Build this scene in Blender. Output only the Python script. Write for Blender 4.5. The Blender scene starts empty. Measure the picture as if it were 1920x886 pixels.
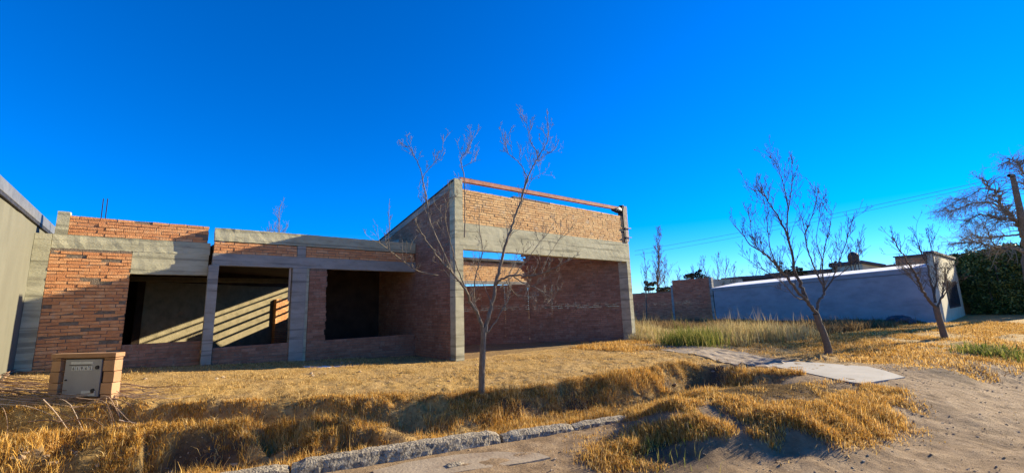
import bpy, bmesh, math, random
import numpy as np
from mathutils import Vector, Matrix

# ------------------------------------------------------------------ camera
sc = bpy.context.scene
COL = sc.collection
W0, H0 = 1920., 886.
CC = np.array([960., 443.])
VY = np.array([290., 600.])      # vanishing point of the side walls
VX = np.array([1930., 548.])     # vanishing point of the facade
FPX = math.sqrt(-np.dot(VY - CC, VX - CC))
def _dir(p):
    v = np.array([p[0]-CC[0], -(p[1]-CC[1]), -FPX]); return v/np.linalg.norm(v)
_x = _dir(VX); _y = _dir(VY); _y = _y - _x*np.dot(_x, _y); _y /= np.linalg.norm(_y); _z = np.cross(_x, _y)
ROT = np.array([_x, _y, _z])
CAM = np.array([0., 0., 1.6])
def ray(px, py): return ROT @ np.array([px-CC[0], -(py-CC[1]), -FPX])
def onz(px, py, z): r = ray(px, py); return CAM + r*((z-CAM[2])/r[2])
def ony(px, py, y): r = ray(px, py); return CAM + r*(y/r[1])
def onx(px, py, x): r = ray(px, py); return CAM + r*(x/r[0])
def ond(px, py, d): return CAM + ray(px, py)*(d/FPX)
VIEW = -ROT[:, 2]

cd = bpy.data.cameras.new('camera'); cam = bpy.data.objects.new('camera', cd); COL.objects.link(cam)
cd.sensor_width = 36; cd.lens = FPX/W0*36; cd.clip_end = 3000; cd.clip_start = .05
M = Matrix([list(ROT[0])+[0], list(ROT[1])+[0], list(ROT[2])+[1.6], [0, 0, 0, 1]])
cam.matrix_world = M
sc.camera = cam

# ------------------------------------------------------------------ light
SUN_A = math.radians(14); SUN_EL = math.radians(20.5)
world = bpy.data.worlds.new('World'); sc.world = world; world.use_nodes = True
wt = world.node_tree; bg = wt.nodes['Background']
sky = wt.nodes.new('ShaderNodeTexSky'); sky.sky_type = 'NISHITA'; sky.sun_disc = False
sky.sun_elevation = SUN_EL; sky.sun_rotation = math.radians(90)+SUN_A
sky.altitude = 900; sky.air_density = 1.0; sky.dust_density = 0.0; sky.ozone_density = 5.0
hs = wt.nodes.new('ShaderNodeHueSaturation'); hs.inputs['Saturation'].default_value = 1.4; hs.inputs['Value'].default_value = 1.0
wt.links.new(sky.outputs[0], hs.inputs['Color']); tint = wt.nodes.new('ShaderNodeMix'); tint.data_type = 'RGBA'; tint.blend_type = 'MULTIPLY'; tint.inputs[0].default_value = 1; tint.inputs[7].default_value = (.9, 1.32, 1.85, 1)
wt.links.new(hs.outputs[0], tint.inputs[6]); wt.links.new(tint.outputs[2], bg.inputs[0])
bg.inputs[1].default_value = 0.056
sl = bpy.data.lights.new('sun', 'SUN'); sl.energy = 5.0; sl.angle = math.radians(.5); sl.color = (1, .86, .6)
so = bpy.data.objects.new('sun', sl); COL.objects.link(so)
tosun = Vector((math.cos(SUN_EL)*math.cos(SUN_A), -math.cos(SUN_EL)*math.sin(SUN_A), math.sin(SUN_EL)))
so.rotation_euler = tosun.to_track_quat('Z', 'Y').to_euler()
vs = sc.view_settings; vs.view_transform = 'Standard'; vs.look = 'None'; vs.gamma = 1; vs.use_curve_mapping = False
vs.exposure = 1.3
sc.render.engine = 'CYCLES'

rng = np.random.default_rng(7); random.seed(7)

# ------------------------------------------------------------------ materials
def mat(name, ramp, scale=3., rough=.9, bump=.3, bscale=40., detail=8., island=0., spec=.25, stretch=(1,1,1), stain=None, metallic=0., coord='Object', dist=.02, boards=False):
    """ramp: list of (pos, rgb) driven by noise (mixed with the random value of each mesh island)"""
    m = bpy.data.materials.new(name); m.use_nodes = True
    nt = m.node_tree; N = nt.nodes; L = nt.links; b = N['Principled BSDF']
    b.inputs['Roughness'].default_value = rough; b.inputs['Specular IOR Level'].default_value = spec
    b.inputs['Metallic'].default_value = metallic
    tc = N.new('ShaderNodeTexCoord'); mp = N.new('ShaderNodeMapping'); mp.inputs['Scale'].default_value = stretch
    L.new(tc.outputs[coord], mp.inputs[0])
    n = N.new('ShaderNodeTexNoise'); n.inputs['Scale'].default_value = scale; n.inputs['Detail'].default_value = detail; n.inputs['Roughness'].default_value = .65
    L.new(mp.outputs[0], n.inputs['Vector'])
    src = n.outputs['Fac']
    if island > 0:
        g = N.new('ShaderNodeNewGeometry'); mx = N.new('ShaderNodeMix'); mx.inputs[0].default_value = island
        L.new(src, mx.inputs[2]); L.new(g.outputs['Random Per Island'], mx.inputs[3]); src = mx.outputs[0]
    cr = N.new('ShaderNodeValToRGB'); e = cr.color_ramp.elements
    while len(e) < len(ramp): e.new(.5)
    for i, (p, c) in enumerate(ramp): e[i].position = p; e[i].color = (*c, 1)
    L.new(src, cr.inputs[0]); col = cr.outputs[0]
    for si, st in enumerate(([stain] if isinstance(stain, tuple) else (stain or []))):   # (scale, lo, hi, rgb, amount)
        n2 = N.new('ShaderNodeTexNoise'); n2.noise_dimensions = '4D'; n2.inputs['W'].default_value = 3.7*si; n2.inputs['Scale'].default_value = st[0]; n2.inputs['Detail'].default_value = 8; n2.inputs['Roughness'].default_value = .65
        L.new(mp.outputs[0], n2.inputs['Vector'])
        mr = N.new('ShaderNodeMapRange'); mr.inputs[1].default_value = st[1]; mr.inputs[2].default_value = st[2]; mr.inputs[4].default_value = st[4]
        L.new(n2.outputs['Fac'], mr.inputs[0])
        mc = N.new('ShaderNodeMix'); mc.data_type = 'RGBA'; L.new(mr.outputs[0], mc.inputs[0]); L.new(col, mc.inputs[6]); mc.inputs[7].default_value = (*st[3], 1)
        col = mc.outputs[2]
    bsrc = None
    if boards:
        m3 = N.new('ShaderNodeMapping'); m3.inputs['Scale'].default_value = (.35, .35, 11); L.new(tc.outputs[coord], m3.inputs[0])
        n4 = N.new('ShaderNodeTexNoise'); n4.inputs['Scale'].default_value = 1; n4.inputs['Detail'].default_value = 3; L.new(m3.outputs[0], n4.inputs['Vector']); bsrc = n4.outputs['Fac']
        cr2 = N.new('ShaderNodeValToRGB'); cr2.color_ramp.elements[0].position = .385; cr2.color_ramp.elements[0].color = (.55, .55, .55, 1); cr2.color_ramp.elements[1].position = .44
        L.new(bsrc, cr2.inputs[0]); mm = N.new('ShaderNodeMix'); mm.data_type = 'RGBA'; mm.blend_type = 'MULTIPLY'; mm.inputs[0].default_value = .8
        L.new(col, mm.inputs[6]); L.new(cr2.outputs[0], mm.inputs[7]); col = mm.outputs[2]
    L.new(col, b.inputs['Base Color'])
    if bump:
        n3 = N.new('ShaderNodeTexNoise'); n3.inputs['Scale'].default_value = bscale; n3.inputs['Detail'].default_value = 6
        L.new(mp.outputs[0], n3.inputs['Vector'])
        bp = N.new('ShaderNodeBump'); bp.inputs['Strength'].default_value = bump; bp.inputs['Distance'].default_value = dist
        L.new(n3.outputs['Fac'], bp.inputs['Height']); L.new(bp.outputs[0], b.inputs['Normal'])
    m.diffuse_color = (*ramp[-1][1], 1)
    return m

SMEAR = (.42, .35, .25)
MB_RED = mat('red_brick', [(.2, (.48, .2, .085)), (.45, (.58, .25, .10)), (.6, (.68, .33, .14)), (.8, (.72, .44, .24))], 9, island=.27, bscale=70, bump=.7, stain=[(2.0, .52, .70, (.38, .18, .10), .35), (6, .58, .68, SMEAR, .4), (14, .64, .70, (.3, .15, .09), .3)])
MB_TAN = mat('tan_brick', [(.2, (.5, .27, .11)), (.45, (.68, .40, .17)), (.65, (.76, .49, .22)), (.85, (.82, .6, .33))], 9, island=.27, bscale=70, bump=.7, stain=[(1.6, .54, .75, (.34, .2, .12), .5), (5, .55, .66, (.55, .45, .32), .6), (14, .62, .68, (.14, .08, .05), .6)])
MB_DARK = mat('shaded_brick', [(.2, (.2, .09, .05)), (.45, (.31, .15, .09)), (.65, (.38, .2, .125)), (.85, (.46, .3, .2))], 9, island=.3, bscale=70, bump=.7, stain=[(5, .55, .66, (.34, .27, .2), .6), (2, .5, .7, (.12, .07, .045), .6)])  # darker copy for walls in shade; the shade is in the colour
MB_FAR = mat('boundary_brick', [(.25, (.42, .12, .055)), (.5, (.6, .18, .085)), (.8, (.68, .26, .13))], 6, island=.4, bump=.5, bscale=60)
M_MORTAR = mat('mortar', [(.3, (.13, .10, .07)), (.7, (.26, .2, .14))], 14, bump=.8, bscale=60)
M_CONC = mat('raw_concrete', [(.25, (.28, .26, .17)), (.5, (.45, .42, .275)), (.75, (.56, .52, .35))], 2.2, stretch=(.5, 1, 2.2), bump=.5, bscale=55, boards=True, stain=[(4, .55, .7, (.22, .2, .14), .7), (18, .62, .7, (.12, .11, .08), .7)])
M_CONC2 = mat('grey_concrete', [(.3, (.25, .235, .195)), (.7, (.38, .355, .295))], 2.5, bump=.5, bscale=55, stretch=(.6, 1, 2), boards=True, stain=[(4, .55, .72, (.17, .15, .12), .7), (18, .62, .7, (.09, .085, .07), .7)])
M_PLASTER = mat('cement_render', [(.3, (.12, .117, .09)), (.7, (.18, .175, .135))], 1.1, bump=.35, bscale=60, stretch=(1, 1, .3), stain=[(2, .5, .72, (.095, .092, .07), .6), (.8, .5, .7, (.17, .16, .12), .6)])
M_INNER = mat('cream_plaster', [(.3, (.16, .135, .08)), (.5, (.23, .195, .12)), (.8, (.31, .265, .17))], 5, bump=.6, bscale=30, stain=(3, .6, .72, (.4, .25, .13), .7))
M_DARKIN = mat('shade_plaster', [(.3, (.03, .02, .015)), (.7, (.07, .045, .03))], 3, bump=.4, bscale=20)  # near-black colour stands in for the shade inside the rooms
M_WOOD = mat('weathered_board', [(.3, (.34, .26, .19)), (.7, (.58, .5, .4))], 6, stretch=(4, 4, .5), bump=.4, bscale=50)
M_RUST = mat('rusty_steel', [(.3, (.34, .12, .07)), (.6, (.52, .24, .15)), (.8, (.6, .3, .2))], 8, rough=.75, bump=.3)
M_DARKMET = mat('dark_steel', [(.3, (.02, .02, .022)), (.7, (.05, .05, .055))], 8, rough=.6, bump=.1)
M_ZINC = mat('zinc_flashing', [(.3, (.10, .105, .11)), (.7, (.17, .175, .18))], 5, rough=.5, bump=.15, spec=.5)
M_BARK = mat('grey_brown_bark', [(.3, (.12, .095, .065)), (.55, (.22, .175, .125)), (.8, (.34, .28, .2))], 30, bump=.7, bscale=90, stretch=(1, 1, .3))
M_BARKP = mat('pale_twig_bark', [(.3, (.14, .115, .085)), (.7, (.31, .265, .2))], 30, bump=.3, bscale=90, island=.4)
M_BARKD = mat('dark_bark', [(.3, (.09, .068, .048)), (.7, (.2, .155, .11))], 20, bump=.6, bscale=60, island=.3)
M_STICK = mat('dry_stick', [(.2, (.18, .11, .07)), (.6, (.36, .24, .16)), (.85, (.56, .43, .31))], 5, island=.8, bump=.3)
def grassmat(name, ramp, island=.85):
    m = mat(name, ramp, 1.3, island=island, bump=0, rough=.85, spec=.15)
    N = m.node_tree.nodes; L = m.node_tree.links; b = N['Principled BSDF']; out = N['Material Output']
    tr = N.new('ShaderNodeBsdfTranslucent'); mx = N.new('ShaderNodeMixShader'); mx.inputs[0].default_value = .38
    L.new(b.inputs['Base Color'].links[0].from_socket, tr.inputs[0]); L.new(b.outputs[0], mx.inputs[1]); L.new(tr.outputs[0], mx.inputs[2]); L.new(mx.outputs[0], out.inputs[0])
    return m
G_GOLD = grassmat('golden_grass', [(.14, (.16, .085, .025)), (.36, (.50, .26, .045)), (.6, (.74, .43, .09)), (.88, (.82, .60, .26))])
G_PALE = grassmat('straw_grass', [(.12, (.22, .13, .04)), (.5, (.58, .38, .12)), (.88, (.8, .6, .28))])
G_TALL = grassmat('tall_straw_grass', [(.15, (.3, .21, .08)), (.4, (.52, .39, .17)), (.65, (.62, .5, .25)), (.85, (.3, .27, .09))])
G_GREEN = grassmat('green_grass', [(.15, (.06, .09, .015)), (.5, (.17, .2, .035)), (.85, (.42, .35, .1))])
G_BROWN = grassmat('brown_dead_grass', [(.15, (.10, .065, .03)), (.5, (.22, .14, .06)), (.85, (.36, .25, .11))])
M_LEAF = mat('ivy_leaf', [(.2, (.03, .055, .012)), (.5, (.09, .14, .03)), (.85, (.3, .3, .07))], 2, island=.8, bump=0, rough=.5, spec=.4)
M_OLIVE = mat('olive_leaf', [(.2, (.06, .055, .02)), (.5, (.13, .11, .04)), (.85, (.26, .22, .09))], 2, island=.8, bump=0)
M_WILLOW = mat('willow_bark', [(.3, (.2, .155, .1)), (.7, (.42, .34, .24))], 20, bump=.3, island=.4)
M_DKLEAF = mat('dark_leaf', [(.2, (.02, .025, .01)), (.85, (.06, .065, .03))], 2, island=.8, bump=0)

# ------------------------------------------------------------------ object helpers
def link(me, name, parent=None, m=None):
    o = bpy.data.objects.new(name, me); COL.objects.link(o)
    if parent is not None:
        o.parent = parent
        if parent.type == 'EMPTY': o.matrix_parent_inverse = Matrix.Translation(-Vector(parent.location))
    if m is not None:
        for x in (m if isinstance(m, (list, tuple)) else [m]): me.materials.append(x)
    return o
ROOTLOC = {}
def tag(o, label=None, cat=None, group=None, kind=None):
    if label: o['label'] = label
    if cat: o['category'] = cat
    if group: o['group'] = group
    if kind: o['kind'] = kind
    return o
def thing(name, loc, label, cat, group=None):
    o = bpy.data.objects.new(name, None); COL.objects.link(o); o.location = loc
    return tag(o, label, cat, group)
SMOOTH = [False]
def arrmesh(name, V, F):
    """V (n,3), F (m,k) fast mesh"""
    V = np.asarray(V, np.float32); F = np.asarray(F, np.int32); k = F.shape[1]
    me = bpy.data.meshes.new(name)
    me.vertices.add(len(V)); me.vertices.foreach_set('co', V.ravel())
    me.loops.add(F.size); me.loops.foreach_set('vertex_index', F.ravel())
    me.polygons.add(len(F)); me.polygons.foreach_set('loop_start', np.arange(0, F.size, k, dtype=np.int32))
    me.polygons.foreach_set('loop_total', np.full(len(F), k, np.int32))
    me.polygons.foreach_set('use_smooth', np.full(len(F), SMOOTH[0], bool))
    me.update(calc_edges=True)
    return me
BOXF = np.array([[0, 3, 2, 1], [4, 5, 6, 7], [0, 1, 5, 4], [1, 2, 6, 5], [2, 3, 7, 6], [3, 0, 4, 7]])
class MB:
    def __init__(s): s.V = []; s.F = []; s.n = 0
    def add(s, V, F):
        V = np.asarray(V, float); s.V.append(V); s.F.append(np.asarray(F)+s.n); s.n += len(V)
    def box(s, a, b):
        x0, y0, z0 = a; x1, y1, z1 = b
        s.add([(x0, y0, z0), (x1, y0, z0), (x1, y1, z0), (x0, y1, z0), (x0, y0, z1), (x1, y0, z1), (x1, y1, z1), (x0, y1, z1)], BOXF); return s
    def hexa(s, P): s.add(P, BOXF); return s
    def build(s, name, m, parent=None, bevel=0):
        SMOOTH[0] = getattr(s, 'sm', False)
        me = arrmesh(name, np.concatenate(s.V), np.concatenate(s.F)) if len({f.shape[1] for f in s.F}) == 1 else None
        SMOOTH[0] = False
        if me is None:
            me = bpy.data.meshes.new(name); me.from_pydata([tuple(v) for v in np.concatenate(s.V)], [], [tuple(int(i) for i in f) for F in s.F for f in F])
        o = link(me, name, parent, m)
        if parent is not None: ROOTLOC[o.name] = ROOTLOC.get(parent.name, tuple(parent.location))
        if bevel:
            b = o.modifiers.new('bevel', 'BEVEL'); b.width = bevel; b.segments = 2; b.limit_method = 'ANGLE'
        return o
def rough_box(a, b, seg=.12, amp=.002, seed=0, u=None):
    """box with gently uneven, subdivided faces. u: optional (origin, ux, uy) frame"""
    mb = MB(); a = np.array(a, float); b = np.array(b, float)
    r = np.random.default_rng(seed)
    bm = bmesh.new(); bmesh.ops.create_cube(bm, size=1)
    sz = b-a
    for ax in range(3):
        n = int(min(60, sz[ax]/seg))
        for i in range(1, n):
            co = -0.5+i/n
            geom = bm.verts[:]+bm.edges[:]+bm.faces[:]
            no = [0, 0, 0]; no[ax] = 1; pc = [0, 0, 0]; pc[ax] = co
            bmesh.ops.bisect_plane(bm, geom=geom, plane_co=pc, plane_no=no)
    V = np.array([v.co[:] for v in bm.verts]); V = a+(V+.5)*sz
    V += r.normal(0, amp, V.shape)
    F = [[v.index for v in f.verts] for f in bm.faces]
    bm.free()
    return V, F
def rbox(name, a, b, m, parent, seg=.12, amp=.0016, seed=0, frame=None):
    V, F = rough_box(a, b, seg, amp, seed)
    if frame is not None:
        o, ux, uy = frame; V = o + V[:, :1]*ux + V[:, 1:2]*uy + V[:, 2:]*np.array([0, 0, 1.])
    me = bpy.data.meshes.new(name); me.from_pydata(V.tolist(), [], F)
    ob = link(me, name, parent, m)
    if parent is not None: ROOTLOC[ob.name] = ROOTLOC.get(parent.name, tuple(parent.location))
    return ob

# brick wall: real bricks proud of a mortar core
def brick_wall(name, parent, O, U, length, z0, ztop, thick=.16, m=MB_DARK, row=.08, bl=.27, holes=(), seed=0, ragged=.03, mortar=M_MORTAR, proud=.007, amp=.0022, gap=.014):
    """O: start (x,y); U: unit dir; N = thickness direction (left normal of U). ztop: float or function(u)."""
    r = np.random.default_rng(seed)
    U = np.array([U[0], U[1], 0.]); U /= np.linalg.norm(U); Nn = np.array([-U[1], U[0], 0.])
    O = np.array([O[0], O[1], 0.])
    zt = ztop if callable(ztop) else (lambda u: ztop+0*u)
    mb = MB(); core = MB()
    us = sorted({0., length, *[h[0] for h in holes], *[h[1] for h in holes]})
    us = [u for u in us if 0 <= u <= length]
    rows = int((max(zt(0.), zt(length))-z0)/row)+1
    for k in range(rows):
        za = z0+k*row; zb = za+row-gap; zm = (za+zb)/2
        # intervals
        iv = [(0., length)]
        for h in holes:
            if h[2] < zm < h[3]:
                nv = []
                for a, b in iv:
                    if h[1] <= a or h[0] >= b: nv.append((a, b)); continue
                    if h[0] > a: nv.append((a, h[0]+r.uniform(-.3, 1)*ragged))
                    if h[1] < b: nv.append((h[1]-r.uniform(-.3, 1)*ragged, b))
                iv = nv
        for a, b in iv:
            u = a - ((k % 2)*.5+r.uniform(0, .12))*bl if a == 0 else a-(k % 2)*.5*bl
            while u < b-.02:
                L = bl*r.uniform(.88, 1.08)
                s = max(u, a); e = min(u+L, b)
                if e-s > .03:
                    if zb <= zt((s+e)/2)+.01:
                        p = proud+r.normal(0, amp); q = proud+r.normal(0, amp)
                        dz = r.normal(0, .003, 4); t = r.normal(0, .0014, 4)
                        P = []
                        for (uu, i) in ((s, 0), (e, 1)):
                            pass
                        c = [(s, -p+t[0], za+dz[0]), (e, -p+t[1], za+dz[1]), (e, thick+q, za), (s, thick+q, za), (s, -p+t[2], zb+dz[2]), (e, -p+t[3], zb+dz[3]), (e, thick+q, zb), (s, thick+q, zb)]
                        P = [O+U*x+Nn*y+np.array([0, 0, z]) for x, y, z in c]
                        mb.hexa(P)
                u += L+gap*r.uniform(.6, 1.3)
        # core of this row
        for a, b in iv:
            n = max(1, int((b-a)/.8)) if callable(ztop) else 1
            for j in range(n):
                a2 = a+(b-a)*j/n; b2 = a+(b-a)*(j+1)/n
                if za+row*.5 <= zt((a2+b2)/2)+.01:
                    c = [(a2+.008, .0, za-.012), (b2-.008, .0, za-.012), (b2-.008, thick, za-.012), (a2+.008, thick, za-.012), (a2+.008, .0, za+row-.014), (b2-.008, .0, za+row-.014), (b2-.008, thick, za+row-.014), (a2+.008, thick, za+row-.014)]
                    core.hexa([O+U*x+Nn*y+np.array([0, 0, z]) for x, y, z in c])
    o = mb.build(name, m, parent)
    core.build('mortar_bed', mortar, o)
    return o

# ------------------------------------------------------------------ noise
_lat = rng.random((256, 256))
def vnoise(x, y):
    xi = np.floor(x).astype(int); yi = np.floor(y).astype(int); fx = x-xi; fy = y-yi
    fx = fx*fx*(3-2*fx); fy = fy*fy*(3-2*fy)
    a = _lat[xi & 255, yi & 255]; b = _lat[(xi+1) & 255, yi & 255]; c = _lat[xi & 255, (yi+1) & 255]; d = _lat[(xi+1) & 255, (yi+1) & 255]
    return (a*(1-fx)+b*fx)*(1-fy)+(c*(1-fx)+d*fx)*fy - .5
def fbm(x, y, s, o=4):
    v = 0; a = 1.
    for i in range(o):
        v = v+a*vnoise(x*s+17.3*i, y*s+9.1*i); s *= 2.03; a *= .5
    return v
def sst(a, b, x): t = np.clip((x-a)/(b-a), 0, 1); return t*t*(3-2*t)
def gauss(x, y, cx, cy, sx, sy, ang=0):
    c, s = math.cos(ang), math.sin(ang); u = (x-cx)*c+(y-cy)*s; v = -(x-cx)*s+(y-cy)*c
    return np.exp(-(u/sx)**2-(v/sy)**2)
def pl(x, pts):
    return np.interp(x, [p[0] for p in pts], [p[1] for p in pts])

# ------------------------------------------------------------------ terrain
def Yk(X): return 5.0-.293*(X-.97)
def dk(X, Y): return (Y-Yk(X))*.96
CREST = [(-6, 2.6), (-1, 2.05), (0, 1.8), (1.2, 1.3), (2.3, .98), (3.2, .9)]
EDGE = [(-6, 3.2), (-1, 2.65), (.2, 2.5), (2, 2.05), (3.3, 1.45), (4.3, 1.15), (5.7, 1.35), (7, 1.6), (8.6, 2.0), (9.3, 1.9), (11, 1.4)]
def height(X, Y, fine=True):
    X = np.asarray(X, float); Y = np.asarray(Y, float)
    Xn = np.clip(X, -60, 60); 
    d = dk(X, Y)
    lawn = .40 + .052*np.clip(5.67-Xn, 0, 12)*np.clip((Y-6)/5, 0, 1) - .04*sst(13, 20, X)
    wob = .12*fbm(X, Y, .9, 3)
    edge = pl(X, EDGE)+wob*1.3
    low = .02-.10*sst(.25, .7, d)*(1-sst(9, 9.5, X)) 
    h = low + (lawn-low)*sst(-.22-.75*np.exp(-((X-3.0)/1.1)**2), .16, d-edge)
    # lawn rounds down towards its rim
    h -= .07*np.exp(-np.clip(d-edge, 0, 9)/.5)*sst(-.1, .15, d-edge)
    # left spoil ridge
    cr = pl(X, CREST)+wob
    amp = .34*(1-sst(1.7, 3.2, X))+.03
    dd = d-cr
    ridge = amp*np.where(dd < 0, np.exp(-(dd/(.5+.25*(X < 0)))**4), np.exp(-(np.clip(dd-.03, 0, 9)/.13)**2))
    pits = np.clip(fbm(X+3, Y, 2.1, 3)-.08, 0, .5)*np.exp(-((dd+.38)/.28)**2)*(1-sst(2.2, 3.4, X))
    ridge = ridge*(1-np.clip(4.5*pits, 0, .95))
    h = np.maximum(h, low+ridge*sst(.15, .6, d)) 
    h = h+.05*ridge
    # right of the ditch end
    rr = sst(9.0, 9.6, X)
    h2 = .24*sst(-1.35, .3, d)+(lawn-.24)*sst(1.5, 4, d)
    h = h*(1-rr)+h2*rr
    # mound by the road
    c_, s_ = math.cos(-.33), math.sin(-.33); mu = (X-6.25)*c_+(Y-2.5)*s_; mv = -(X-6.25)*s_+(Y-2.5)*c_
    mr = np.sqrt((mu/np.where(mu < 0, 1.65, 2.1))**2+(mv/1.0)**2)+.25*fbm(X, Y, 1.6, 2)
    h = h+.37*np.exp(-np.clip(mr, 0, 9)**3.4)*(1-.45*sst(.3, 1.0, d))
    # pit where the ditch meets the driveway
    h -= .28*gauss(X, Y, 8.7, 4.35, .55, .3, -.3)
    h += .26*gauss(X, Y, 10.9, 1.35, .55, .45, 0)
    h += .12*gauss(X, Y, 12.6, .9, 1.2, .4, -.3)
    sl_ = np.exp(-(((X-10.15-(Y-2.9)*.3)/1.85)**8)-((Y-2.9)/2.2)**6)
    h = h*(1-sl_)+.262*sl_
    # road
    road = 1-sst(-.6, .05, d)
    al_ = (X-.293*(Y-Yk(X))); rut = np.exp(-((d+1.25+.15*fbm(X, Y, .5, 2))/.22)**2)+np.exp(-((d+2.6+.15*fbm(X+9, Y, .5, 2))/.22)**2)
    h = h+road*(-.035*rut+.02*fbm(X*.6, d*5, 1.1, 3))
    h += .03*gauss(X, Y, 4.6, 3.2, .8, .35, -.3)
    inside = ((X > -1.8) & (X < 5.8) & (Y > 11.0)) | ((X > 5.67) & (Y > 9.4) & (X < 13.2))
    if fine:
        rough = .035*sst(.1, .5, d)*(1-sst(3.5, 6, Y-Yk(X))*.6)*(1-.6*inside)
        h = h+rough*fbm(X, Y, 3.5, 4)+ .012*fbm(X, Y, 11, 3)*(1-.5*inside)
        steep = np.exp(-((d-edge+.05)/.22)**2)+np.exp(-((dd+.35)/.3)**2)*(1-sst(2, 3, X))
        h = h+.13*steep*fbm(X, Y, 4.2, 4)+.03*fbm(X, Y, 9, 3)*sst(.2, .5, d)*(1-sst(2.6, 4, d))
        h = h+road*(.035*fbm(X+.3*Y, Y*1.6, 1.3, 3)+.03*np.abs(fbm(X, Y, 5, 4))+.012*fbm(X, Y, 9, 2))
    far = sst(40, 120, np.hypot(X, Y)); h = h*(1-far)+.1*far
    return h

def axis(lo, hi, step, far, mid=None):
    a = list(np.arange(lo, hi+1e-6, step)); s = step; x = a[-1]
    while x < far: s *= 1.12; x += s; a.append(x)
    s = step; x = a[0]; b = []
    while x > -far: s *= 1.16; x -= s; b.append(x)
    return np.array(b[::-1]+a)
ax = axis(-4.2, 15.5, .05, 600)
ad = axis(-4.6, 7.5, .045, 600)
i0 = int(np.argmin(np.abs(ad))); ad[i0] = 0.

def ground_material():
    m = bpy.data.materials.new('dry_earth'); m.use_nodes = True; nt = m.node_tree; N = nt.nodes; L = nt.links; b = N['Principled BSDF']
    b.inputs['Roughness'].default_value = .95; b.inputs['Specular IOR Level'].default_value = .15
    tc = N.new('ShaderNodeTexCoord')
    def noise(s, d=8, r=.6):
        n = N.new('ShaderNodeTexNoise'); n.inputs['Scale'].default_value = s; n.inputs['Detail'].default_value = d; n.inputs['Roughness'].default_value = r
        L.new(tc.outputs['Object'], n.inputs['Vector']); return n.outputs['Fac']
    def ramp(f, pts):
        c = N.new('ShaderNodeValToRGB'); e = c.color_ramp.elements
        while len(e) < len(pts): e.new(.5)
        for i, (p, q) in enumerate(pts): e[i].position = p; e[i].color = (*q, 1)
        L.new(f, c.inputs[0]); return c.outputs[0]
    dirt = ramp(noise(3, 12, .7), [(.3, (.14, .09, .05)), (.5, (.27, .185, .105)), (.7, (.38, .275, .165))])
    grass = ramp(noise(9, 12, .75), [(.28, (.19, .11, .03)), (.5, (.48, .30, .09)), (.7, (.64, .44, .16))])
    at = N.new('ShaderNodeAttribute'); at.attribute_name = 'turf'
    dk_ = N.new('ShaderNodeAttribute'); dk_.attribute_name = 'soil_shade'
    mx = N.new('ShaderNodeMix'); mx.data_type = 'RGBA'; L.new(at.outputs['Fac'], mx.inputs[0]); L.new(dirt, mx.inputs[6]); L.new(grass, mx.inputs[7])
    m2 = N.new('ShaderNodeMix'); m2.data_type = 'RGBA'; L.new(dk_.outputs['Fac'], m2.inputs[0]); L.new(mx.outputs[2], m2.inputs[6])
    L.new(ramp(noise(8), [(.3, (.05, .033, .022)), (.7, (.13, .09, .06))]), m2.inputs[7])
    L.new(m2.outputs[2], b.inputs['Base Color'])
    bp = N.new('ShaderNodeBump'); bp.inputs['Strength'].default_value = .9; bp.inputs['Distance'].default_value = .03; L.new(noise(22, 12, .75), bp.inputs['Height'])
    L.new(bp.outputs[0], b.inputs['Normal'])
    return m
M_EARTH = ground_material()

def turfmask(X, Y):
    d = dk(X, Y); edge = pl(X, EDGE)
    t = sst(-.1, .5, d-.2)*.9
    t = t*(.75+.5*fbm(X, Y, 1.2, 3))
    bare = gauss(X, Y, 6.9, 2.2, .95, .5, -.4)+gauss(X, Y, 4.7, 3.3, 1.0, .6, 0)
    path = np.exp(-((X-10.8-(Y-4)*.35)/.9)**2)*sst(1, 2.5, Y)*(1-sst(7, 8.5, Y))
    t = t*(1-np.clip(bare*1.2, 0, 1))*(1-.8*path)
    return np.clip(t, 0, 1)
def soil_shade_mask(X, Y):
    d = dk(X, Y); edge = pl(X, EDGE)+.12*1.3*fbm(X, Y, .9, 3)
    s = np.exp(-((d-edge+.12)/.14)**2)*sst(2.5, 4.5, X)*sst(-.25, .15, fbm(X, Y, 2.3, 2))*(1-sst(9.3, 9.8, X))
    cr = pl(X, CREST)+.12*fbm(X, Y, .9, 3)
    s = s+np.exp(-((d-cr+.5)/.28)**2)*(1-sst(2, 3.2, X))*sst(-.15, .25, fbm(X, Y, 1.6, 3))
    s = s+gauss(X, Y, 8.7, 4.35, .6, .35, -.3)+gauss(X, Y, 10.9, 1.25, .5, .35)*.8+gauss(X, Y, 6.85, 2.55, 1.1, .5, -.33)*.7+gauss(X, Y, 4.2, 2.6, .35, .5, -.3)*.8  # bare earth; last term paints shadow at the mound's left foot
    ins = ((X > -1.8) & (X < 5.67) & (Y > 11.0)) | ((X > 5.67) & (Y > 9.25) & (X < 13.2))
    s = s+.5*ins  # house floor darkened to stand for indoor shade
    return np.clip(s, 0, 1)

def sheet(name, dr, label):
    XX, DD = np.meshgrid(ax, dr); YY = Yk(XX)+DD/.96
    Z = height(XX, YY)
    V = np.stack([XX, YY, Z], -1).reshape(-1, 3)
    nx = len(ax); ny = len(dr)
    i = np.arange(nx*ny).reshape(ny, nx)
    F = np.stack([i[:-1, :-1], i[:-1, 1:], i[1:, 1:], i[1:, :-1]], -1).reshape(-1, 4)
    me = arrmesh(name, V, F)
    for nm, fn in (('turf', turfmask), ('soil_shade', soil_shade_mask)):
        a = me.attributes.new(nm, 'FLOAT', 'POINT'); a.data.foreach_set('value', fn(XX, YY).ravel().astype(np.float32))
    me.polygons.foreach_set('use_smooth', np.ones(len(F), bool))
    o = link(me, name, None, M_EARTH); o['kind'] = 'structure'
    return o
sheet('dirt_road', ad[:i0+1], '')
sheet('ground', ad[i0:], '')

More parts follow.
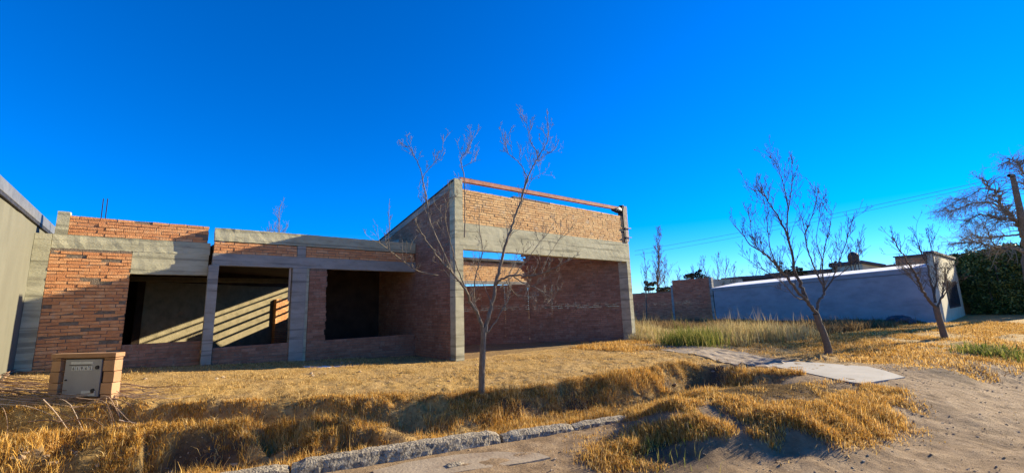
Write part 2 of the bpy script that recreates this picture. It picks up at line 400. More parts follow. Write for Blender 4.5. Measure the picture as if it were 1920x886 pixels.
# ------------------------------------------------------------------ kerb (cast in rough lengths) and driveway slab
M_KERB = mat('rough_kerb_concrete', [(.3, (.19, .155, .11)), (.5, (.34, .285, .205)), (.7, (.48, .42, .31))], 14, bump=.9, bscale=45, detail=10, stain=(26, .52, .6, (.09, .075, .06), .85), dist=.04)
def kerb_piece(x0, x1, w, zt, seed):
    n = int((x1-x0)/.04); prof = [(-.02, -.12), (-.01, .02), (.0, .07), (.02, zt-.02), (.05, zt), (w*.5, zt+.006), (w-.04, zt), (w, zt-.03), (w+.01, -.12)]
    P = []
    dense = []
    for (a, b), (c, d) in zip(prof[:-1], prof[1:]):
        m = max(1, int(math.hypot(c-a, d-b)/.03))
        for j in range(m): dense.append((a+(c-a)*j/m, b+(d-b)*j/m))
    dense.append(prof[-1])
    ux = np.array([1, -.293, 0]); ux /= np.linalg.norm(ux); uy = np.array([.293, 1, 0]); uy /= np.linalg.norm(uy)
    r = np.random.default_rng(seed)
    V = []
    for i in range(n+1):
        x = x0+(x1-x0)*i/n; base = np.array([x, Yk(x), 0])
        endf = min(1, min(i, n-i)/3.)
        for j, (a, b) in enumerate(dense):
            nz = float(fbm(np.array(x*1.), np.array(j*.05+seed), 9, 3))*.02+r.normal(0, .002)
            bb = b*(.75+.25*endf)+nz*.6+.02*float(vnoise(np.array(x*1.3), np.array(seed*3.)))
            V.append(base+uy*(a+nz+.03*float(vnoise(np.array(x*.9+5), np.array(seed*1.7))))+np.array([0, 0, bb])+ux*r.normal(0, .003))
    k = len(dense); ii = np.arange((n+1)*k).reshape(n+1, k)
    F = np.stack([ii[:-1, :-1], ii[:-1, 1:], ii[1:, 1:], ii[1:, :-1]], -1).reshape(-1, 4).tolist()
    F.append(ii[0, ::-1].tolist()); F.append(ii[-1].tolist())
    return np.array(V), F
kv = []; kf = []
for (a, b, w, z, s) in ((-6, -.4, .2, .13, 3), (-.38, 1.15, .2, .13, 4), (1.17, 3.32, .2, .15, 1), (3.36, 4.3, .16, .115, 2), (4.32, 5.2, .15, .10, 5)):
    V, F = kerb_piece(a, b, w, z, s); n0 = sum(len(v) for v in kv); kv.append(V); kf += [[i+n0 for i in f] for f in F]
me = bpy.data.meshes.new('kerb'); me.from_pydata(np.concatenate(kv).tolist(), [], kf)
o = link(me, 'kerb', None, M_KERB); o['kind'] = 'structure'

M_SLAB = mat('driveway_concrete', [(.3, (.30, .275, .23)), (.7, (.42, .39, .33))], 2, bump=.15, bscale=40, stain=(3, .55, .75, (.42, .33, .24), .7))
def poly_slab(name, pts, zfun, th, m, sub=.15):
    bm = bmesh.new(); vs_ = [bm.verts.new((p[0], p[1], 0)) for p in pts]; f = bm.faces.new(vs_)
    if f.normal.z < 0: f.normal_flip()
    xs = [p[0] for p in pts]; ys = [p[1] for p in pts]
    for x in np.arange(min(xs)+sub, max(xs), sub): bmesh.ops.bisect_plane(bm, geom=bm.verts[:]+bm.edges[:]+bm.faces[:], plane_co=(x, 0, 0), plane_no=(1, 0, 0))
    for y in np.arange(min(ys)+sub, max(ys), sub): bmesh.ops.bisect_plane(bm, geom=bm.verts[:]+bm.edges[:]+bm.faces[:], plane_co=(0, y, 0), plane_no=(0, 1, 0))
    for v in bm.verts: v.co.z = zfun(v.co.x, v.co.y)
    ex = bmesh.ops.extrude_face_region(bm, geom=bm.faces[:])
    for g in ex['geom']:
        if isinstance(g, bmesh.types.BMVert): g.co.z -= th
    bmesh.ops.recalc_face_normals(bm, faces=bm.faces[:])
    me = bpy.data.meshes.new(name); bm.to_mesh(me); bm.free()
    return me
M_APRON = mat('dusty_apron', [(.3, (.26, .2, .135)), (.7, (.37, .295, .205))], 3, bump=.4, bscale=30, stain=(3, .5, .65, (.22, .155, .1), .8))
ga = [onz(*p, .035) for p in ((700, 880), (760, 866), (850, 852), (930, 846), (1010, 848), (1032, 856), (985, 866), (900, 878), (820, 892), (700, 900))]
me = poly_slab('gutter_apron', ga, lambda x, y: .04+.012*float(fbm(np.array(x), np.array(y), 2, 2)), .1, M_APRON, .1)
o = link(me, 'gutter_apron', None, M_APRON); o['kind'] = 'structure'
sp = [onz(*p, .275) for p in ((1440, 684), (1469, 677), (1530, 679), (1627, 686), (1660, 694), (1697, 706), (1655, 712), (1617, 718), (1588, 714), (1560, 708), (1508, 697))]
me = poly_slab('driveway_slab', sp, lambda x, y: .275, .3, M_SLAB)
o = link(me, 'driveway_slab', None, M_SLAB); o['kind'] = 'structure'

fpz = [onz(*q, .33) for q in ((1236, 654), (1300, 654), (1400, 660), (1480, 672), (1468, 677), (1440, 684), (1385, 678), (1320, 668), (1240, 662))]
me = poly_slab('footpath', fpz, lambda x, y: float(height(np.array(x), np.array(y)))+.018, .06, M_APRON, .12); o = link(me, 'footpath', None, M_APRON); o['kind'] = 'structure'
# ------------------------------------------------------------------ the unfinished brick house
XG, YG, YM, YL = 5.67, 9.03, 11.15, 11.32      # garage corner, garage facade, middle facade, left facade
XR = 13.07
TZ = [4.95, 4.95]
house = thing('brick_house', (5.67, 9.03, .3), 'unfinished single storey house of bare brick and raw concrete with open window holes', 'house')
# -- garage facade
zb0, zb1 = 3.145, 3.825
rbox('concrete_column', (XG, YG, .1), (XG+.24, YG+.25, 4.98), M_CONC, house, seed=1)
rbox('concrete_column', (XR-.2, YG+.0, .1), (XR, YG+.42, zb0), M_CONC, house, seed=2)
rbox('concrete_beam', (XG+.242, YG+.003, zb0), (XR+.01, YG+.22, zb1), M_CONC, house, seg=.1, seed=3)
ftop = lambda u: 4.74 + .10*(u/7.) 
brick_wall('facade_brickwork', house, (XG+.243, YG+.012), (1, 0), XR-.2-XG-.25, zb1+.005, ftop, .15, MB_TAN, row=.07, bl=.25, seed=11, proud=.006)
# rusty channel across the top
def chan():
    mb = MB(); y0 = YG+.02; xa, xb = XG+.2, XR-.35; za, zc = 4.93, 5.02
    for (ya, yb, p, q) in ((y0, y0+.006, 0, .12), (y0, y0+.09, .112, .12), (y0, y0+.09, 0, .008)):
        mb.hexa([(xa, ya, za+p), (xb, ya, zc+p), (xb, yb, zc+p), (xa, yb, za+p), (xa, ya, za+q), (xb, ya, zc+q), (xb, yb, zc+q), (xa, yb, za+q)])
    return mb.build('steel_channel', M_RUST, house)
chan()
# board formwork of the unpoured column on the right
fm = rbox('formwork_board', (XR-.17, YG-.035, 3.86), (XR-.02, YG-.005, 5.18), M_WOOD, house, seed=4, amp=.003)
MB().box((XR-.012, YG-.03, 3.9), (XR+.01, YG+.2, 5.2)).build('side_board', M_WOOD, fm)
MB().box((XR-.235, YG-.03, 3.84), (XR-.18, YG+.2, 5.15)).build('side_board', M_DARKMET, fm)
for z, t in ((4.35, .035), (4.02, .025)):
    MB().box((XR-.21, YG-.075, z), (XR+.12, YG-.037, z+t)).build('cleat', M_WOOD, fm)
MB().box((XR-.14, YG+.01, 3.83), (XR-.03, YG+.16, 4.0)).build('brick_stub', MB_TAN, fm)
def lump(name, c, s, m, parent, seed=0, sub=3):
    bm = bmesh.new(); bmesh.ops.create_icosphere(bm, subdivisions=sub, radius=1)
    for v in bm.verts:
        p = v.co; k = 1+.45*float(vnoise(np.array(p.x*2+seed), np.array(p.y*2+p.z*1.7)))+.2*float(vnoise(np.array(p.x*6+seed), np.array(p.z*6+p.y*3)))
        v.co = Vector((c[0]+p.x*s[0]*k, c[1]+p.y*s[1]*k, c[2]+p.z*s[2]*k))
    me = bpy.data.meshes.new(name); bm.to_mesh(me); bm.free()
    return link(me, name, parent, m)
M_TARP = mat('black_plastic', [(.3, (.012, .013, .016)), (.7, (.04, .045, .055))], 8, rough=.45, bump=.8, bscale=18, spec=.5)
tp = lump('black_sheet', (XR-.42, YG+.08, 5.02), (.3, .12, .11), M_TARP, house, 3)
lump('black_sheet', (XR-.12, YG+.1, 5.2), (.13, .1, .04), M_TARP, house, 8)
# -- garage side wall with sloping top
stop = lambda y: 4.93-.193*(y-YG)
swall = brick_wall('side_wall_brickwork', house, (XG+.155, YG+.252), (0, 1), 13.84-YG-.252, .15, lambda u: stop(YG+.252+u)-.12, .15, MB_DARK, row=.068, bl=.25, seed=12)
mb = MB(); ya, yb = YG+.25, 13.86
mb.hexa([(XG-.012, ya, stop(ya)-.17), (XG+.17, ya, stop(ya)-.17), (XG+.17, yb, stop(yb)-.17), (XG-.012, yb, stop(yb)-.17), (XG-.012, ya, stop(ya)), (XG+.17, ya, stop(ya)), (XG+.17, yb, stop(yb)), (XG-.012, yb, stop(yb))])
mb.build('coping', M_CONC2, house)
mb = MB(); mb.hexa([(XG-.035, ya-.2, stop(ya)+.03), (XG+.2, ya-.2, stop(ya)+.03), (XG+.2, yb, stop(yb)+.004), (XG-.035, yb, stop(yb)+.004), (XG-.035, ya-.2, stop(ya)+.06), (XG+.2, ya-.2, stop(ya)+.06), (XG+.2, yb, stop(yb)+.035), (XG-.035, yb, stop(yb)+.035)])
mb.build('flashing', M_DARKMET, house)
# the concrete triangle near the middle roof
rbox('concrete_column', (XG-.006, 12.3, 3.3), (XG+.15, 13.84, 3.85), M_CONC2, house, seed=7)
# -- oblique garage wall
od = np.array([-.756, .655]); od /= np.linalg.norm(od)
oO = (XR-.02, YG+.44)
OL = 9.4
def otop(u):
    x = oO[0]+od[0]*u
    return np.where(x > 10.35, 3.95, 2.47)
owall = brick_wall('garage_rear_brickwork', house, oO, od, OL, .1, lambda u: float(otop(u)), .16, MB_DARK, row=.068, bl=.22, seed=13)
for u in (2.6, 5.2):
    p = np.array(oO)+od*u; n = np.array([-od[1], od[0]])
    rbox('concrete_column', (0, -.03 if n[1] < 0 else -.03, .1), (.16, .13, float(otop(u))-.02), M_MORTAR, house, frame=(np.array([p[0], p[1], 0]), np.array([od[0], od[1], 0]), np.array([n[0], n[1], 0])), seed=int(u*3))
p = np.array(oO)
# -- rear band wall seen above the low part, with its roof slab
brick_wall('rear_band_brickwork', house, (8.2, 15.0), (1, 0), 5.6, 2.84, 3.66, .15, MB_TAN, row=.078, bl=.25, seed=14)
rbox('roof_slab', (8.0, 14.85, 3.70), (14.2, 15.2, 3.80), M_DARKMET, house, seed=5, seg=.3)
rbox('concrete_beam', (7.9, 14.98, 2.70), (13.9, 15.17, 2.83), M_CONC2, house, seed=6, seg=.3)
for x in (8.22, 13.7): rbox('concrete_column', (x, 15.16, .1), (x+.2, 15.3, 3.0), M_CONC2, house, seed=9, seg=.3)
# -- middle wing
zmb0, zmb1 = 2.735, 3.0
rbox('concrete_beam', (.86, YM, zmb0), (XG-.01, YM+.2, zmb1), M_CONC2, house, seg=.09, seed=21)
brick_wall('parapet_brickwork', house, (.87, YM+.02), (1, 0), 1.65, zmb1+.003, 3.27, .15, MB_RED, row=.066, bl=.27, seed=22, gap=.012)
brick_wall('parapet_brickwork', house, (2.73, YM+.02), (1, 0), 2.9, zmb1+.003, 3.27, .15, MB_RED, row=.066, bl=.27, seed=23, gap=.012)
rbox('parapet_cap', (.86, YM-.005, 3.275), (XG-.012, YM+.18, 3.56), M_CONC, house, seg=.09, amp=.003, seed=23)
rbox('concrete_column', (2.53, YM-.002, 3.003), (2.72, YM+.17, 3.27), M_CONC2, house, seed=24)
rbox('concrete_column', (.80, YM-.03, .3), (.98, YM+.17, zmb0-.003), M_CONC2, house, seed=25)
rbox('concrete_column', (2.45, YM-.01, .3), (2.76, YM+.2, zmb0-.003), M_CONC2, house, seed=26)
rbox('concrete_column', (2.765, YM+.03, .3), (2.83, YM+.19, zmb0-.003), M_CONC, house, seed=27)
MB().box((2.39, YM+.06, 1.95), (2.43, YM+.1, zmb0-.003)).build('door_jamb', M_WOOD, house)
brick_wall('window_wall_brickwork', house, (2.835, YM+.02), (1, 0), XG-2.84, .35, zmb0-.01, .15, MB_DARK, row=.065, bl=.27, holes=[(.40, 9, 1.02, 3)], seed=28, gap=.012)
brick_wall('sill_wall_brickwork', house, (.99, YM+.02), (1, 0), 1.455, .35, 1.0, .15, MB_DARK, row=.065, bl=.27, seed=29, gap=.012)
# -- left wing
def LX(px, py): return float(ony(px, py, YL)[0])
def LZ(px, py): return float(ony(px, py, YL)[2])
xl0 = -1.8; xw = LX(245, 500); xe = .79
zsill = 1.14; zhead = LZ(300, 514); zbl = LZ(245, 471)
brick_wall('facade_brickwork', house, (xl0+.22, YL), (1, 0), xw-xl0-.22, .45, zbl-.01, .15, MB_RED, row=.062, bl=.27, seed=31, proud=.007, amp=.0045, ragged=.05, gap=.011)
brick_wall('sill_wall_brickwork', house, (xw+.004, YL+.01), (1, 0), .80-xw-.01, .35, zsill, .15, MB_DARK, row=.062, bl=.27, seed=32, gap=.011)
zpb = LZ(130, 440)
rbox('concrete_beam', (xl0+.22, YL-.003, zbl), (.81, YL+.16, zpb), M_CONC, house, seg=.09, amp=.003, seed=33)
rbox('window_lintel', (xw+.004, YL+.005, zhead), (.80, YL+.15, zbl-.003), M_CONC, house, seg=.1, seed=34)
brick_wall('parapet_brickwork', house, (LX(130, 420), YL+.01), (1, 0), xe-LX(130, 420)-.03, zpb+.005, LZ(130, 402), .14, MB_RED, row=.062, bl=.27, seed=35, proud=.007, amp=.0045, gap=.011)
rbox('concrete_column', (LX(105, 420), YL-.006, zpb), (LX(130, 420)-.005, YL+.15, LZ(120, 396)), M_CONC, house, seed=36)
rbox('render_strip', (xl0-.0, YL-.012, .4), (xl0+.215, YL+.15, zpb), M_CONC, house, seed=37)
for px in (191, 199):
    p = ony(px, 400, 12.1); q = ony(px+3, 372, 12.1)
    mb = MB(); mb.hexa([(p[0]-.008, 12.1, 3.3), (p[0]+.008, 12.1, 3.3), (p[0]+.008, 12.116, 3.3), (p[0]-.008, 12.116, 3.3), (q[0]-.008, 12.1, q[2]), (q[0]+.008, 12.1, q[2]), (q[0]+.008, 12.116, q[2]), (q[0]-.008, 12.116, q[2])])
    mb.build('rebar', M_DARKMET, house)
# -- inside
YS = 15.5; KS = math.tan(SUN_EL)/math.cos(SUN_A)
TH = math.radians(30); SD = np.array([math.cos(TH), math.sin(TH), 0.]); SN = np.array([math.sin(TH), -math.cos(TH), 0.]); SP = np.array([1.4, 17., 0.])
def shit(px, py): rr = ray(px, py); return CAM+rr*(np.dot(SP-CAM, SN)/np.dot(rr, SN))
def cval(px, py): q = shit(px, py); return q[0]+(3.1-q[2])/KS
s0 = SP+SD*((-.28-1.4)/SD[0]); fr_s = (s0, SD, -SN)
sl_len = (4.9+.28)/SD[0]
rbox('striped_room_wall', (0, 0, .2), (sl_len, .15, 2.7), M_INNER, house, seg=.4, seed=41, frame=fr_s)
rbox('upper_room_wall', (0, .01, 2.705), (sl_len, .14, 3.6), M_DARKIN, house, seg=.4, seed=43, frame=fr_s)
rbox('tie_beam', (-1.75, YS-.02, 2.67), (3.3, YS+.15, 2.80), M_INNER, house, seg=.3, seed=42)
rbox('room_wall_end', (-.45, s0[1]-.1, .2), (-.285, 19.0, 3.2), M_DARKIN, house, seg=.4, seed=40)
rbox('partition_wall', (3.36, 13.75, .2), (XG-.005, 13.9, 3.09), M_DARKIN, house, seg=.4, seed=44)
u0 = float(np.dot(shit(511, 600)-s0, SD)); u1 = float(np.dot(shit(533, 600)-s0, SD)); zp = float(shit(522, 560)[2])
pp = s0+SD*u0+SN*.14
brick_wall('pier_brickwork', house, (pp[0], pp[1]), (SD[0], SD[1]), u1-u0, .3, zp, .13, MB_RED, row=.065, bl=.26, seed=45)
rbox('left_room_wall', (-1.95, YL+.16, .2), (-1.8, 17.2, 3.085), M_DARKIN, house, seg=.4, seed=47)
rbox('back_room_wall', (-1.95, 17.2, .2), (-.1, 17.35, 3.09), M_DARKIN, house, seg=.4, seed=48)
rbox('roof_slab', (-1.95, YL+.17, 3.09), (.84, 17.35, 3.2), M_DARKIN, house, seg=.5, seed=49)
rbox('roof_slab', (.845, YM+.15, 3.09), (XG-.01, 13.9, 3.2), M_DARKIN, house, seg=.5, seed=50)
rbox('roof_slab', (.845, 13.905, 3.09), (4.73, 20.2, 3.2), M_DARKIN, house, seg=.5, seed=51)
LZ_ = lambda c: 3.1-(c-5.67)*KS
c0, c9 = cval(470, 559.5), cval(455, 632)
zt_ = LZ_(c0)
rbox('stripe_slot_wall', (XG, 13.905, .2), (XG+.15, 19.4, LZ_(c9)), M_DARKIN, house, seg=.5, seed=52)  # unseen wall added; the slot above it shapes the striped sunlight
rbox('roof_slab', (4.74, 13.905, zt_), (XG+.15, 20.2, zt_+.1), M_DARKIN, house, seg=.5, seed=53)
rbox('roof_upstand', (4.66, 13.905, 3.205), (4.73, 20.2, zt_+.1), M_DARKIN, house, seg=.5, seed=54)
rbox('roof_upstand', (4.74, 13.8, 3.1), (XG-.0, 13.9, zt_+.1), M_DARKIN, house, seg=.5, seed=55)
for i, (ya_, yb_) in enumerate(((592.3, 595.2), (606.7, 610.8), (622, 626.4), (637.5, 641.5))):  # unseen slats added, spaced to cast the stripes on the room wall
    MB().box((XG+.03, 13.91, LZ_(cval(403, yb_))), (XG+.05, 19.4, LZ_(cval(403, ya_))-.0)).build('louvre', M_WOOD, house)
for i in range(5):
    MB().box((1.0+i*.32, YM+.21, 2.98), (1.08+i*.32, 13.7, 3.09)).build('rafter', M_WOOD, house)

# ------------------------------------------------------------------ neighbour's wall on the left
XN = -1.8
nb = thing('boundary_wall', (XN-.1, 9.5, .5), 'tall grey rendered boundary wall with metal flashing on top at the left edge', 'wall')
rbox('wall', (XN-.25, 2.0, .1), (XN-.005, 13.2, 3.40), M_PLASTER, nb, seg=.3, amp=.003, seed=61)
fl = MB(); fl.box((XN-.3, 2.0, 3.42), (XN+.035, 13.2, 3.6)); fl.build('flashing', M_ZINC, nb, bevel=.01)
MB().box((XN-.0, 2.0, 3.37), (XN+.03, 12.8, 3.418)).build('drip_edge', M_DARKMET, nb)
# ------------------------------------------------------------------ meter pillar
def meter():
    c0 = onz(88, 743, .58); c1 = onz(208, 742, .58)
    ux = c1-c0; Wd = float(np.linalg.norm(ux[:2])); ux = ux/np.linalg.norm(ux); ux[2] = 0
    uy = np.array([-ux[1], ux[0], 0]); D = .11; z0 = .3
    zt = float(CAM[2]+ray(100, 664)[2]*(np.dot(c0-CAM, VIEW)/np.dot(ray(100, 664), VIEW)))
    t = thing('meter_pillar', tuple(c0), 'small brick pillar holding a grey utility meter cabinet with a five digit number', 'meter box')
    fr = (np.array([c0[0], c0[1], 0]), ux, uy)
    BM = mat('brown_rendered_brick', [(.3, (.30, .17, .09)), (.7, (.46, .28, .16))], 4, bump=.3, bscale=60, island=.4)
    def fb(name, a, b, m, parent, bev=.004):
        P = []
        mb = MB(); x0, y0, za = a; x1, y1, zb_ = b
        for (x, y, z) in ((x0, y0, za), (x1, y0, za), (x1, y1, za), (x0, y1, za), (x0, y0, zb_), (x1, y0, zb_), (x1, y1, zb_), (x0, y1, zb_)):
            P.append(fr[0]+ux*x+uy*y+np.array([0, 0, z]))
        mb.hexa(P); return mb.build(name, m, parent, bevel=bev)
    wp = .17*Wd
    def pier(x0, x1, nm):
        mb = MB(); r = random.Random(int(x0*100)); z = z0
        while z < zt-.06:
            zz = min(z+.155, zt-.058)
            j = r.uniform(-.006, .006)
            P = [fr[0]+ux*x+uy*y+np.array([0, 0, q]) for (x, y, q) in ((x0+j, j, z), (x1, j, z), (x1, D, z), (x0+j, D, z), (x0+j, j, zz-.008), (x1, j, zz-.008), (x1, D, zz-.008), (x0+j, D, zz-.008))]
            mb.hexa(P); z = zz
        return mb.build(nm, BM, t, bevel=.004)
    pier(0, wp*.85, 'pier'); pier(Wd-wp, Wd, 'pier')
    fb('back_panel', (wp*.85, D-.05, z0), (Wd-wp, D, zt-.06), BM, t)
    fb('cap', (-.015, -.012, zt-.058), (Wd+.012, D+.01, zt), BM, t)
    zb = z0+.32
    fb('meter_case', (wp*.95, .06, zb-.06), (Wd-wp*1.05, D-.052, zt-.075), M_DARKMET, t)
    MG = mat('grey_painted_steel', [(.3, (.24, .25, .28)), (.7, (.30, .31, .34))], 3, rough=.45, bump=.05, spec=.5)
    dx0, dx1 = wp*1.15, Wd-wp*1.35
    dr = fb('cabinet_door', (dx0, .022, zb-.05), (dx1, .045, zt-.085), MG, t, .004)
    ML = mat('worn_label', [(.3, (.42, .45, .47)), (.7, (.6, .64, .65))], 20, rough=.5, bump=0)
    w = dx1-dx0; h = zt-.085-(zb-.05)
    fb('name_plate', (dx0+w*.16, .018, zt-.085-h*.13), (dx0+w*.76, .0215, zt-.085-h*.06), ML, dr, 0)
    fb('slot', (dx0+w*.12, .016, zt-.085-h*.155), (dx0+w*.72, .0215, zt-.085-h*.14), M_DARKMET, dr, 0)
    fb('louvre', (dx0+w*.1, .014, zb-.05+h*.05), (dx0+w*.4, .0215, zb-.05+h*.07), ML, dr, 0)
    fb('louvre', (dx0+w*.55, .014, zb-.05+h*.03), (dx0+w*.92, .0215, zb-.05+h*.16), ML, dr, 0)
    for (fx, fz, rr) in ((.9, .78, .028), (.85, .16, .03), (.08, .45, .012)):
        bm = bmesh.new(); bmesh.ops.create_cone(bm, cap_ends=True, segments=20, radius1=rr, radius2=rr*.9, depth=.016)
        c = fr[0]+ux*(dx0+w*fx)+uy*.014+np.array([0, 0, zb-.05+h*fz])
        R_ = Matrix((list(ux), list(-np.array([0, 0, 1.])), list(-uy))).transposed() if False else Matrix.Rotation(math.pi/2, 3, Vector(ux))
        for v in bm.verts: v.co = Vector(c)+R_ @ v.co
        me = bpy.data.meshes.new('lock'); bm.to_mesh(me); bm.free(); o = link(me, 'lock', dr, M_DARKMET)
    # the number on its five plates
    for i, ch in enumerate('61965'):
        px0 = dx0+w*(.2+i*.115); zc = zt-.085-h*.24
        pt = fb('number_plate', (px0, .017, zc-h*.055), (px0+w*.1, .0215, zc+h*.055), ML, dr, 0)
        tc = bpy.data.curves.new('digit', 'FONT'); tc.body = ch; tc.size = h*.12; tc.extrude = .001; tc.align_x = 'CENTER'
        to = bpy.data.objects.new('digit', tc); COL.objects.link(to)
        dg = bpy.context.evaluated_depsgraph_get(); me = bpy.data.meshes.new_from_object(to.evaluated_get(dg)); bpy.data.objects.remove(to)
        c = fr[0]+ux*(px0+w*.05)+uy*.0155+np.array([0, 0, zc-h*.042])
        for v in me.vertices:
            x, y, z = v.co; p = c+ux*x+np.array([0, 0, 1.])*y-uy*z; v.co = Vector(p)
        me.materials.clear(); link(me, 'digit', pt, M_DARKMET) if False else None
        o = bpy.data.objects.new('digit', me); COL.objects.link(o); o.parent = dr; me.materials.append(M_DARKMET)
meter()

# ------------------------------------------------------------------ tubes and trees
def tube(mb, P, r0, r1, k=6):
    P = np.asarray(P, float); n = len(P); mb.sm = True
    T = np.gradient(P, axis=0); T /= np.linalg.norm(T, axis=1, keepdims=True)+1e-9
    ref = np.array([.31, .17, .93]) if abs(T[0] @ np.array([.31, .17, .93])) < .95 else np.array([1., 0, 0])
    A = np.cross(T, ref); A /= np.linalg.norm(A, axis=1, keepdims=True)+1e-9; B = np.cross(T, A)
    th = np.arange(k)*2*math.pi/k
    R = (r0+(r1-r0)*np.linspace(0, 1, n)**.8)[:, None, None]
    V = P[:, None, :]+R*(A[:, None, :]*np.cos(th)[None, :, None]+B[:, None, :]*np.sin(th)[None, :, None])
    i = np.arange(n*k).reshape(n, k); j = np.roll(i, -1, axis=1)
    F = np.stack([i[:-1], j[:-1], j[1:], i[1:]], -1).reshape(-1, 4)
    mb.add(V.reshape(-1, 3), F)
def smooth(P, m=4):
    P = np.asarray(P, float)
    if len(P) < 3: return np.linspace(P[0], P[-1], m+1)
    out = []
    Q = np.vstack([2*P[0]-P[1], P, 2*P[-1]-P[-2]])
    for i in range(1, len(Q)-2):
        for t in np.arange(m)/m:
            a, b, c, d = Q[i-1:i+3]
            out.append(.5*((2*b)+(-a+c)*t+(2*a-5*b+4*c-d)*t*t+(-a+3*b-3*c+d)*t**3))
    out.append(P[-1]); return np.array(out)
def twigs(mb, P, r, R, n, L, spread=.8, up=.3, depth=2, rmin=.0022, droop=0., lo=.25):
    """random shoots along polyline P"""
    m = len(P)
    for _ in range(n):
        t = R.uniform(lo, 1)*(m-1); i = min(int(t), m-2); f = t-i
        p = P[i]*(1-f)+P[i+1]*f; T = P[i+1]-P[i]; T = T/(np.linalg.norm(T)+1e-9)
        v = R.normal(0, 1, 3); v -= T*(v @ T); v /= np.linalg.norm(v)+1e-9
        D = T*R.uniform(.4, 1)+v*spread*R.uniform(.5, 1.2)+np.array([0, 0, up]); D /= np.linalg.norm(D)
        l = L*R.uniform(.4, 1.15)*(1.1-.35*t/(m-1)); q = [p]; k = 5
        for s in range(k):
            D = D+R.normal(0, .09, 3)+np.array([0, 0, (.08 if up > 0 else 0)-droop*.3]); D /= np.linalg.norm(D)
            q.append(q[-1]+D*l/k)
        rr = max(rmin, r*(1-.5*t/(m-1))*.45)
        tube(mb, q, rr, rmin*.7, 4 if depth < 2 else 5)
        if depth > 0: twigs(mb, np.array(q), rr, R, R.integers(2, 4), l*.55, spread, up, depth-1, rmin, droop)
def traced_tree(name, base_d, trunk_px, limbs, label, seed, r_trunk, tw=(10, .5), mt=M_BARK, mtw=M_BARKP, basez=None, rmin=.0022, up=.3, group=None, droop=0., dspread=1.):
    """limbs: (pixels, r0, r1, depth_end_offset, n_twigs)"""
    R = np.random.default_rng(seed)
    tp = [ond(*p, base_d) for p in trunk_px]
    t = thing(name, tuple(tp[0]), label, 'tree', group)
    P = smooth(tp); mb = MB(); P[0, 2] -= .1
    rr = r_trunk
    tube(mb, P, rr*1.0, rr*.78, 12)
    # root flare
    tube(mb, [P[0]+np.array([0, 0, -.05]), P[0]+np.array([0, 0, .06]), P[0]+np.array([0, 0, .2])], rr*1.5, rr*.95, 12)
    V = mb.V[0]; V += R.normal(0, rr*.05, V.shape)
    mb.build('trunk', mt, t)
    lm = MB(); tm = MB()
    for (px, r0, r1, off0, off1, nt) in limbs:
        n = len(px)
        Q = [ond(*p, base_d+off0+(off1-off0)*(i/(n-1))**1.0) for i, p in enumerate(px)]
        Q = smooth(Q, 5); Q[1:-1] += R.normal(0, max(r0*.25, .004), Q[1:-1].shape)
        tube(lm, Q, r0, r1, 8)
        if nt: twigs(tm, Q, r0*.6, R, int(nt*tw[0]/10), tw[1], .8, up, 2 if nt > 3 else 1, rmin, droop)
    lm.build('limbs', mt, t); 
    if tm.n: tm.build('twigs', mtw, t)
    return t
def Z(lst, sx, ox, oy): return [(ox+x/sx, oy+y/sx) for x, y in lst]
z3 = lambda l: Z(l, 1.771, 700, 200)
z8 = lambda l: Z(l, 3.282, 740, 210)
T1 = [
 (z3([(364, 748), (350, 700), (325, 655), (305, 605), (262, 548), (215, 500), (175, 440), (140, 388)]), .030, .006, 0, -.5, 10),
 (z3([(262, 548), (232, 480), (190, 385), (176, 300), (155, 205), (130, 150), (110, 112)]), .016, .003, -.15, .25, 10),
 (z3([(178, 300), (165, 240), (190, 200), (222, 165), (235, 112)]), .006, .002, .1, .3, 5),
 (z3([(215, 560), (150, 545), (110, 520), (60, 482), (15, 447)]), .012, .004, -.2, -.9, 5),
 (z3([(310, 610), (280, 540), (262, 470), (240, 380), (248, 320), (262, 290)]), .010, .003, -.1, -.6, 6),
 (z3([(366, 740), (350, 690), (335, 640), (340, 560), (362, 480), (352, 400), (352, 330)]), .016, .004, .05, .35, 9),
 (z8([(430, 770), (432, 640), (430, 420), (410, 300), (440, 240), (470, 180), (492, 112)]), .011, .003, .2, .6, 9),
 (z8([(415, 340), (455, 320), (500, 300), (530, 295)]), .004, .002, .5, .6, 3),
 (z3([(372, 745), (385, 690), (400, 630), (412, 570), (432, 480), (455, 410), (480, 340), (500, 280), (512, 230)]), .034, .012, 0, .45, 12),
 (z8([(790, 500), (812, 420), (845, 345), (880, 285), (900, 245), (935, 190), (945, 100), (940, 10)]), .013, .003, .4, .7, 10),
 (z8([(880, 280), (872, 240), (835, 180), (820, 110), (803, 30)]), .008, .002, .5, .3, 6),
 (z8([(880, 300), (930, 265), (985, 225), (1005, 180)]), .006, .002, .5, .8, 4),
 (z8([(818, 400), (780, 330), (735, 285), (690, 240), (682, 170)]), .008, .002, .4, .1, 6),
 (z8([(770, 600), (835, 430), (890, 385), (930, 370)]), .006, .002, .3, .6, 4),
 (z3([(408, 590), (425, 572), (465, 560), (520, 560), (575, 548), (620, 525), (655, 503)]), .020, .004, 0, -.7, 9),
 (z3([(465, 562), (500, 585), (540, 600), (575, 625), (600, 640)]), .010, .003, -.2, -.7, 9),
 (z3([(440, 575), (470, 620), (520, 630), (545, 650)]), .008, .002, -.1, .6, 8),
 (z3([(376, 750), (405, 715), (430, 670), (450, 635), (455, 600), (450, 560), (470, 520), (500, 480)]), .013, .004, .05, .6, 9),
 (z3([(420, 600), (455, 570), (490, 530), (530, 480), (560, 440), (600, 400)]), .010, .003, 0, .9, 6),
 (z3([(560, 550), (580, 500), (600, 465), (640, 410)]), .006, .002, -.4, -.2, 4),
 (z3([(395, 660), (370, 600), (350, 560), (330, 520)]), .007, .003, 0, .4, 4),
]
